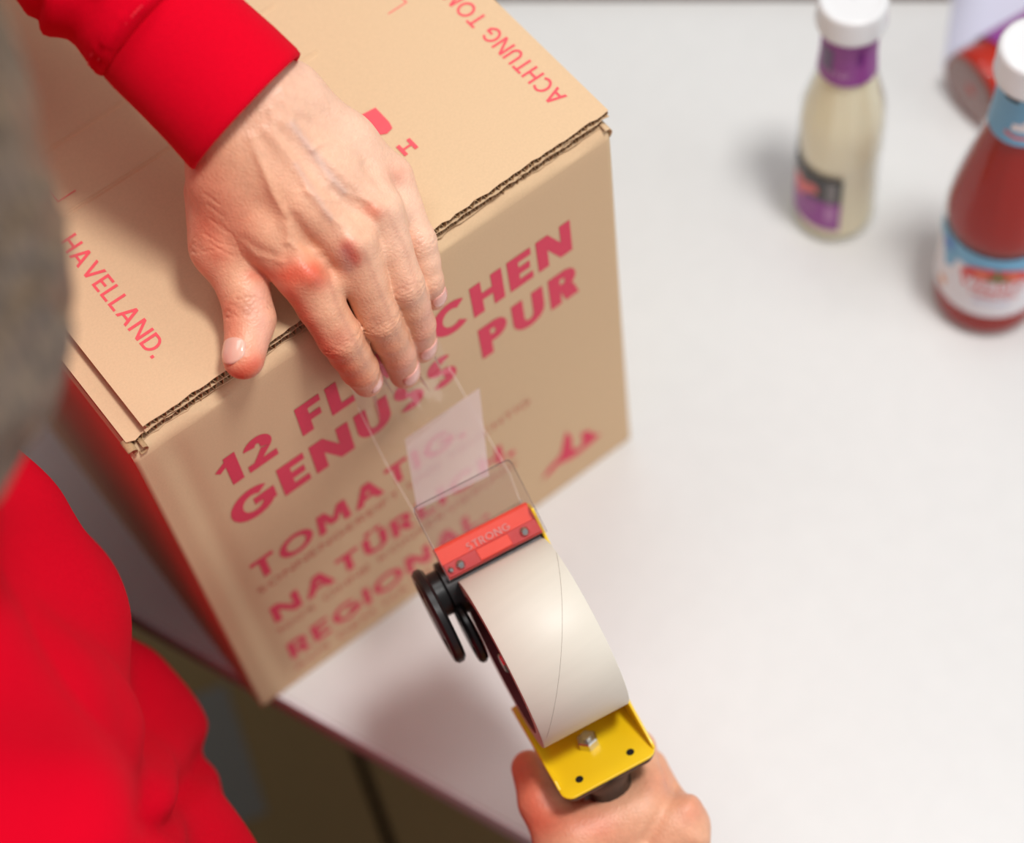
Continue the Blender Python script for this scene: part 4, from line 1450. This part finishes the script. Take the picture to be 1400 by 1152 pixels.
def build_face():
    """finer relief of the face joined to the head: nose, lips, brows, ears, lids"""
    s = SDF(HEAD - .14, HEAD + .15, 0.0028)
    s.ell(hp(-.012, .018, 0), [LOOK, HUP, HSIDE], [.0935, .0965, .0755], .02)
    s.ell(hp(.03, -.045, 0), [LOOK, HUP, HSIDE], [.0615, .0715, .0595], .03)
    s.ell(hp(.052, -.088, 0), [LOOK, HUP, HSIDE], [.0275, .0235, .0275], .02)
    s.chain([hp(.084, .006, 0), hp(.104, -.030, 0)], [.007, .0095], .010)
    for q in (-1, 1):
        s.ell(hp(.100, -.034, .010 * q), [LOOK, HUP, HSIDE], [.009, .007, .007], .006)
        s.cone(hp(.083, .016, .012 * q), hp(.070, .018, .045 * q), .006, .005, .012)
        s.ell(hp(.076, -.000, .030 * q), [LOOK, HUP, HSIDE], [.011, .009, .014], .006)
        s.ell(hp(.062, -.030, .038 * q), [LOOK, HUP, HSIDE], [.018, .018, .018], .02)
        s.ell(hp(-.005, -.008, .077 * q), [unit(LOOK + .3 * HUP), unit(HUP - .3 * LOOK), HSIDE], [.017, .030, .007], .008)
    s.cone(hp(.090, -.056, -.018), hp(.090, -.056, .018), .0055, .0055, .006)
    s.cone(hp(.088, -.066, -.014), hp(.088, -.066, .014), .0062, .0062, .005)
    P, Q = s.verts()
    P = relax(P, Q, 2, .5)
    C = np.tile(SK, (len(P), 1))
    rel = P - HEAD
    f, u, q = rel @ LOOK, rel @ HUP, rel @ HSIDE
    k_ = (.6 * np.exp(-((u + .061) / .009) ** 2 - (q / .022) ** 2) * (f > .06))[:, None]
    C = C * (1 - k_) + RED * k_
    return P, Q, C


parts = [build_body(), build_face(), build_left_hand(), build_right_hand()]
off = 0
PP, QQ, CC = [], [], []
for P, Q, C in parts:
    PP.append(P); QQ.append(Q + off); CC.append(C); off += len(P)
PP = np.concatenate(PP); QQ = np.concatenate(QQ); CC = np.concatenate(CC)
me = qmesh('person', PP, QQ)
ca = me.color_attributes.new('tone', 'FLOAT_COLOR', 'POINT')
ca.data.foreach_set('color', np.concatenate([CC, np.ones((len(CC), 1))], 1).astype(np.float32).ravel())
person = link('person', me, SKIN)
tag(person, 'person in a red sweatshirt leaning over the carton, pressing tape with the left hand', 'person')

# fingernails
NAIL = mat('fingernail', srgb(226, 164, 150), 0.25, Coat_Weight=0.5)
NAILT = mat('thumbnail', srgb(228, 178, 158), 0.22, Coat_Weight=0.5)


def nail(J0, J1, rad, up, wide, length, shift, m, roll=0.0, lift=0.0):
    ax_ = unit(J1 - J0)
    up = unit(np.asarray(up) - ax_ * (np.asarray(up) @ ax_))
    sd = np.cross(ax_, up)
    up, sd = up * math.cos(roll) + sd * math.sin(roll), sd * math.cos(roll) - up * math.sin(roll)
    V, F = [], []
    n1, n2 = 10, 10
    for i in range(n1 + 1):
        t = i / n1
        half = wide * (1 - .55 * max(0, (t - .72) / .28) ** 2 - .45 * max(0, (.28 - t) / .28) ** 2)
        for j in range(n2 + 1):
            u = (j / n2 * 2 - 1)
            a = u * half
            rr = rad + lift + .0005 - .0003 * (t < .06) - .0004 * abs(u) ** 6
            tip = -.0016 * max(0, t - .45) ** 2 * 4
            V.append(J1 + ax_ * (shift + (t - .5) * length - .0010 * u * u * (t > .5)) + (rr + tip) * (math.cos(a) * up + math.sin(a) * sd))
    for i in range(n1):
        for j in range(n2):
            F.append((i * (n2 + 1) + j, i * (n2 + 1) + j + 1, (i + 1) * (n2 + 1) + j + 1, (i + 1) * (n2 + 1) + j))
    o = build('fingernail', V, F, m, person, smooth=True)
    so = o.modifiers.new('s', 'SOLIDIFY'); so.thickness = .0005; so.offset = 0
    return o


VUP = unit(CAM - LH['m'][3])
RGT = ROT[0]
nail(LH['i'][2], LH['i'][3], LR['i'][3], VUP + RGT * .9, .85, .0130, -.0035, NAIL)
nail(LH['m'][2], LH['m'][3], LR['m'][3], VUP + RGT * .45, .90, .0160, -.0062, NAIL, lift=.0003)
nail(LH['r'][2], LH['r'][3], LR['r'][3], VUP + RGT * .40, .90, .0160, -.0062, NAIL, lift=.0003)
nail(LH['p'][2], LH['p'][3], LR['p'][3], VUP + RGT * .40, .90, .0130, -.0050, NAIL, lift=.0003)
nail(TH[3], TH[4], .0098, VUP - RGT * .75, .80, .0130, -.0005, NAILT)

# hair
HAIR = mat('ash_brown_hair', srgb(112, 94, 76), 0.45)
nt = HAIR.node_tree
wv = nt.nodes.new('ShaderNodeTexNoise'); wv.inputs['Scale'].default_value = 60
mp = nt.nodes.new('ShaderNodeMapping'); mp.inputs['Scale'].default_value = (6, 6, 0.8)
tc = nt.nodes.new('ShaderNodeTexCoord')
nt.links.new(tc.outputs['Object'], mp.inputs[0]); nt.links.new(mp.outputs[0], wv.inputs['Vector'])
rp = nt.nodes.new('ShaderNodeValToRGB')
rp.color_ramp.elements[0].color = srgb(50, 38, 28); rp.color_ramp.elements[1].color = srgb(122, 101, 80)
rp.color_ramp.elements[0].position = .35; rp.color_ramp.elements[1].position = .65
nt.links.new(wv.outputs['Fac'], rp.inputs[0])
nt.links.new(rp.outputs[0], nt.nodes['Principled BSDF'].inputs['Base Color'])
s = SDF(HEAD - .16, HEAD + .16, 0.003)
s.ell(hp(-.018, .024, 0), [LOOK, HUP, HSIDE], [.098, .100, .086], .02)
s.ell(hp(-.03, -.04, 0), [LOOK, HUP, HSIDE], [.095, .088, .088], .03)
s.ell(hp(.012, -.030, 0), [LOOK, HUP, HSIDE], [.092, .092, .090], .03)
P = None
x, y, z = [s.o[i] + np.arange(s.n[i]) * s.h for i in range(3)]
rx, ry, rz = x[:, None, None] - HEAD[0], y[None, :, None] - HEAD[1], z[None, None, :] - HEAD[2]
ff = rx * LOOK[0] + ry * LOOK[1] + rz * LOOK[2]
uu = rx * HUP[0] + ry * HUP[1] + rz * HUP[2]
ss = rx * HSIDE[0] + ry * HSIDE[1] + rz * HSIDE[2]
s.D = np.maximum(s.D, np.minimum(np.minimum(ff - .078, .035 - uu), .036 - np.abs(ss)).astype(np.float32))     # open the face
s.D = np.maximum(s.D, (-.105 - uu).astype(np.float32))
s.D += (0.0022 * np.sin(ss * 260 + 8 * np.sin(uu * 30)) * np.cos(ff * 90)).astype(np.float32)
P, Q = s.verts()
P = relax(P, Q, 1, .5)
link('hair', qmesh('hair', P, Q), HAIR, person)

# sweatshirt
RED_M = mat('red_cotton', srgb(204, 0, 30), 0.9, Sheen_Weight=0.02, Sheen_Roughness=0.4)
RED_M.node_tree.nodes['Principled BSDF'].inputs['Sheen Tint'].default_value = (1, .2, .25, 1)
RED_M.node_tree.nodes['Principled BSDF'].inputs['Specular IOR Level'].default_value = 0.06
grain(RED_M, 500, 0.04, 0.5, bscale=1400, dist=0.0006)
RIB_M = mat('red_rib_knit', srgb(204, 0, 30), 0.9, Sheen_Weight=0.02)
RIB_M.node_tree.nodes['Principled BSDF'].inputs['Specular IOR Level'].default_value = 0.06
grain(RIB_M, 500, 0.03, 0.5, bscale=1400, dist=0.0006)

cuffdir = unit(FA - WRC)
H0 = at(337, 152, .935)                       # hem of the left cuff
H1 = at(214, 30, .928)                        # seam where the cuff meets the sleeve
s = SDF(np.array([-0.40, -0.50, -0.14]), np.array([0.20, 0.50, 0.62]), 0.004)
s.chain([(-.185, .03, -.12), (-.180, .03, .08), (-.178, .03, .28), (-.165, .03, .40)], [.135, .142, .134, .11], .05)
for sy, k in ((-1, .11), (1, .10)):
    s.chain([(-.20, .02 + k * sy, -.12), (-.190, .02 + k * sy, .10), (-.180, .02 + k * sy, .36)], [.125, .128, .105], .05)
sw0 = H1 + (H1 - H0) * .12
s.chain([(-.16, .02, .43), SH_L, ELB_L, sw0], [.085, .078, .060, .0335], .03)
s.chain([(-.16, .02, .43), SH_R, ELB_R], [.085, .078, .056], .03)
s.cone(ELB_R, at(835, 1330, 1.06) * .75 + ELB_R * .25, .056, .040, .02)
s.cone((-.155, .01, .47), (-.125, .0, .53), .066, .060, .02)
NN = unit(H0 - H1)
# the sleeve ends at the cuff seam
x, y, z = [s.o[i] + np.arange(s.n[i]) * s.h for i in range(3)]
dd = (x[:, None, None] - H1[0]) * NN[0] + (y[None, :, None] - H1[1]) * NN[1] + (z[None, None, :] - H1[2]) * NN[2]
rd = np.sqrt((x[:, None, None] - H1[0]) ** 2 + (y[None, :, None] - H1[1]) ** 2 + (z[None, None, :] - H1[2]) ** 2)
s.D = np.where((rd < .12), np.maximum(s.D, dd), s.D).astype(np.float32)
P, Q = s.verts()
P = relax(P, Q, 3, .5)
N = normals(P, Q)
X = pix(P)
fc = facing(P, N)
d = np.zeros(len(P))
d += 3.0 * np.sin(P[:, 2] * 38 + 3 * np.sin(P[:, 1] * 16) + P[:, 0] * 12) * np.exp(-((P[:, 2] - .2) / .35) ** 2)
d += 2.0 * np.sin(P[:, 1] * 55 + P[:, 2] * 25 + 2 * np.sin(P[:, 2] * 30))
low = (P[:, 0] < .0)
d += low * (7.0 * np.exp(-(dseg(X, [(60, 700), (120, 850), (140, 1000), (120, 1152)]) / 70) ** 2))
d -= low * (9.0 * np.exp(-(dseg(X, [(100, 640), (160, 740), (192, 860), (200, 1000), (197, 1160)]) / 20) ** 2))
d -= low * (8.0 * np.exp(-(dseg(X, [(230, 1130), (262, 1070), (292, 1010)]) / 16) ** 2))
d += low * (4.0 * np.exp(-(dseg(X, [(240, 1020), (225, 1100)]) / 30) ** 2))
arm = ~low & (P[:, 2] > .3)
d += arm * (3.2 * np.exp(-(dseg(X, [(130, 105), (150, 50), (190, 0)]) / 14) ** 2) - 3.5 * np.exp(-(dseg(X, [(98, 100), (95, 50), (120, 0)]) / 16) ** 2) + 3 * np.exp(-(dseg(X, [(60, 40), (70, 0)]) / 22) ** 2) - 4 * np.exp(-(dseg(X, [(52, 60), (60, 0)]) / 9) ** 2))
sm = [(137, 108), (158, 66), (190, 30), (236, -8)]
d += arm * 1.6 * np.sin((X[:, 0] * .62 - X[:, 1] * .78) * .42) * np.exp(-(dseg(X, [(p - 13, q - 9) for p, q in sm]) / 8) ** 2)
P = P + N * (d / 1000)[:, None]
shirt = link('sweatshirt', qmesh('sweatshirt', P, Q), RED_M, person)

# left cuff: an oval tube with thickness, slightly flared at the hem
U1 = unit(at(410, 75, .93) - at(265, 228, .93)); U1 = unit(U1 - cuffdir * (U1 @ cuffdir)); U2 = np.cross(cuffdir, U1)


def cuff(name, prof, c0, c1, u1, u2, r1, r2, m, parent, n=96, rib=.0):
    """prof: (t along c0->c1, radius factor)"""
    V, F = [], []
    for t, f in prof:
        c = c0 * (1 - t) + c1 * t
        for k in range(n):
            a = 2 * math.pi * k / n
            q = f + rib * (1 if k % 2 else -1) + .012 * math.sin(a * 3 + t * 5) * (f > .9)
            V.append(c + q * (r1 * math.cos(a) * u1 + r2 * math.sin(a) * u2))
    for i in range(len(prof) - 1):
        for k in range(n):
            l = (k + 1) % n
            F.append((i * n + k, i * n + l, (i + 1) * n + l, (i + 1) * n + k))
    return build(name, V, F, m, parent, smooth=True)


CP = [(1.04, .86), (.6, .90), (.2, .92), (.02, .93), (-.005, .95), (-.012, .985), (0.0, 1.02), (.05, 1.03), (.3, 1.01), (.6, .985), (.9, .975), (1.0, .965), (1.03, .93)]
hemu = at(410, 74, .935) - at(265, 229, .935)
cf = cuff('cuff', CP, H0, H1, unit(hemu), unit(np.cross(unit(H1 - H0), unit(hemu))), np.linalg.norm(hemu) / 2, .0280, RIB_M, shirt, rib=.0015)
# twin stitching along the seam
nst = 110
g = MB()
su, sv = unit(hemu), unit(np.cross(unit(H1 - H0), unit(hemu)))
for row in (0.0050, 0.0085):
    for k in range(nst):
        a0 = 2 * math.pi * k / nst; a1 = 2 * math.pi * (k + .62) / nst
        R1, R2 = .0348, .0340
        c = H1 + unit(H1 - H0) * row
        P_ = [c + (R1 * math.cos(a) * su + R2 * math.sin(a) * sv) for a in (a0, (a0 + a1) / 2, a1)]
        g.tube(P_, .0006, n=5)
st = g.obj('stitching', mat('red_thread', srgb(226, 30, 52), 0.6), shirt)
st['kind'] = 'stuff'

# trousers and shoes
s = SDF(np.array([-0.40, -0.28, FLOOR]), np.array([0.02, 0.30, -0.05]), 0.007)
s.chain([(-.20, -.06, -.10), (-.20, .08, -.10)], [.125, .125], .04)
for sy in (-1, 1):
    s.chain([(-.20, .085 * sy + .01, -.12), (-.19, .10 * sy, -.45), (-.20, .10 * sy, FLOOR + .09)], [.105, .078, .062], .03)
P, Q = s.verts(); P = relax(P, Q, 2, .5); N = normals(P, Q)
P = P + N * (.003 * np.sin(P[:, 2] * 60 + P[:, 1] * 30))[:, None]
link('trousers', qmesh('trousers', P, Q), grain(mat('dark_denim', srgb(38, 40, 48), .9), 300, .1, .3), person)
for sy in (-1, 1):
    s = SDF(np.array([-.29, .10 * sy - .07, FLOOR]), np.array([.06, .10 * sy + .07, FLOOR + .14]), .004)
    s.cone((-.21, .10 * sy, FLOOR + .075), (-.22, .10 * sy, FLOOR + .04), .044, .042, .02)
    s.cone((-.22, .10 * sy, FLOOR + .036), (-.02, .11 * sy, FLOOR + .036), .040, .040, .03)
    s.D = np.maximum(s.D, (FLOOR + .004 - (s.o[2] + np.arange(s.n[2]) * s.h))[None, None, :].astype(np.float32))
    P, Q = s.verts(); P = relax(P, Q, 1, .5)
    link('shoe', qmesh('shoe', P, Q), mat('black_leather', srgb(28, 26, 26), .5), person)
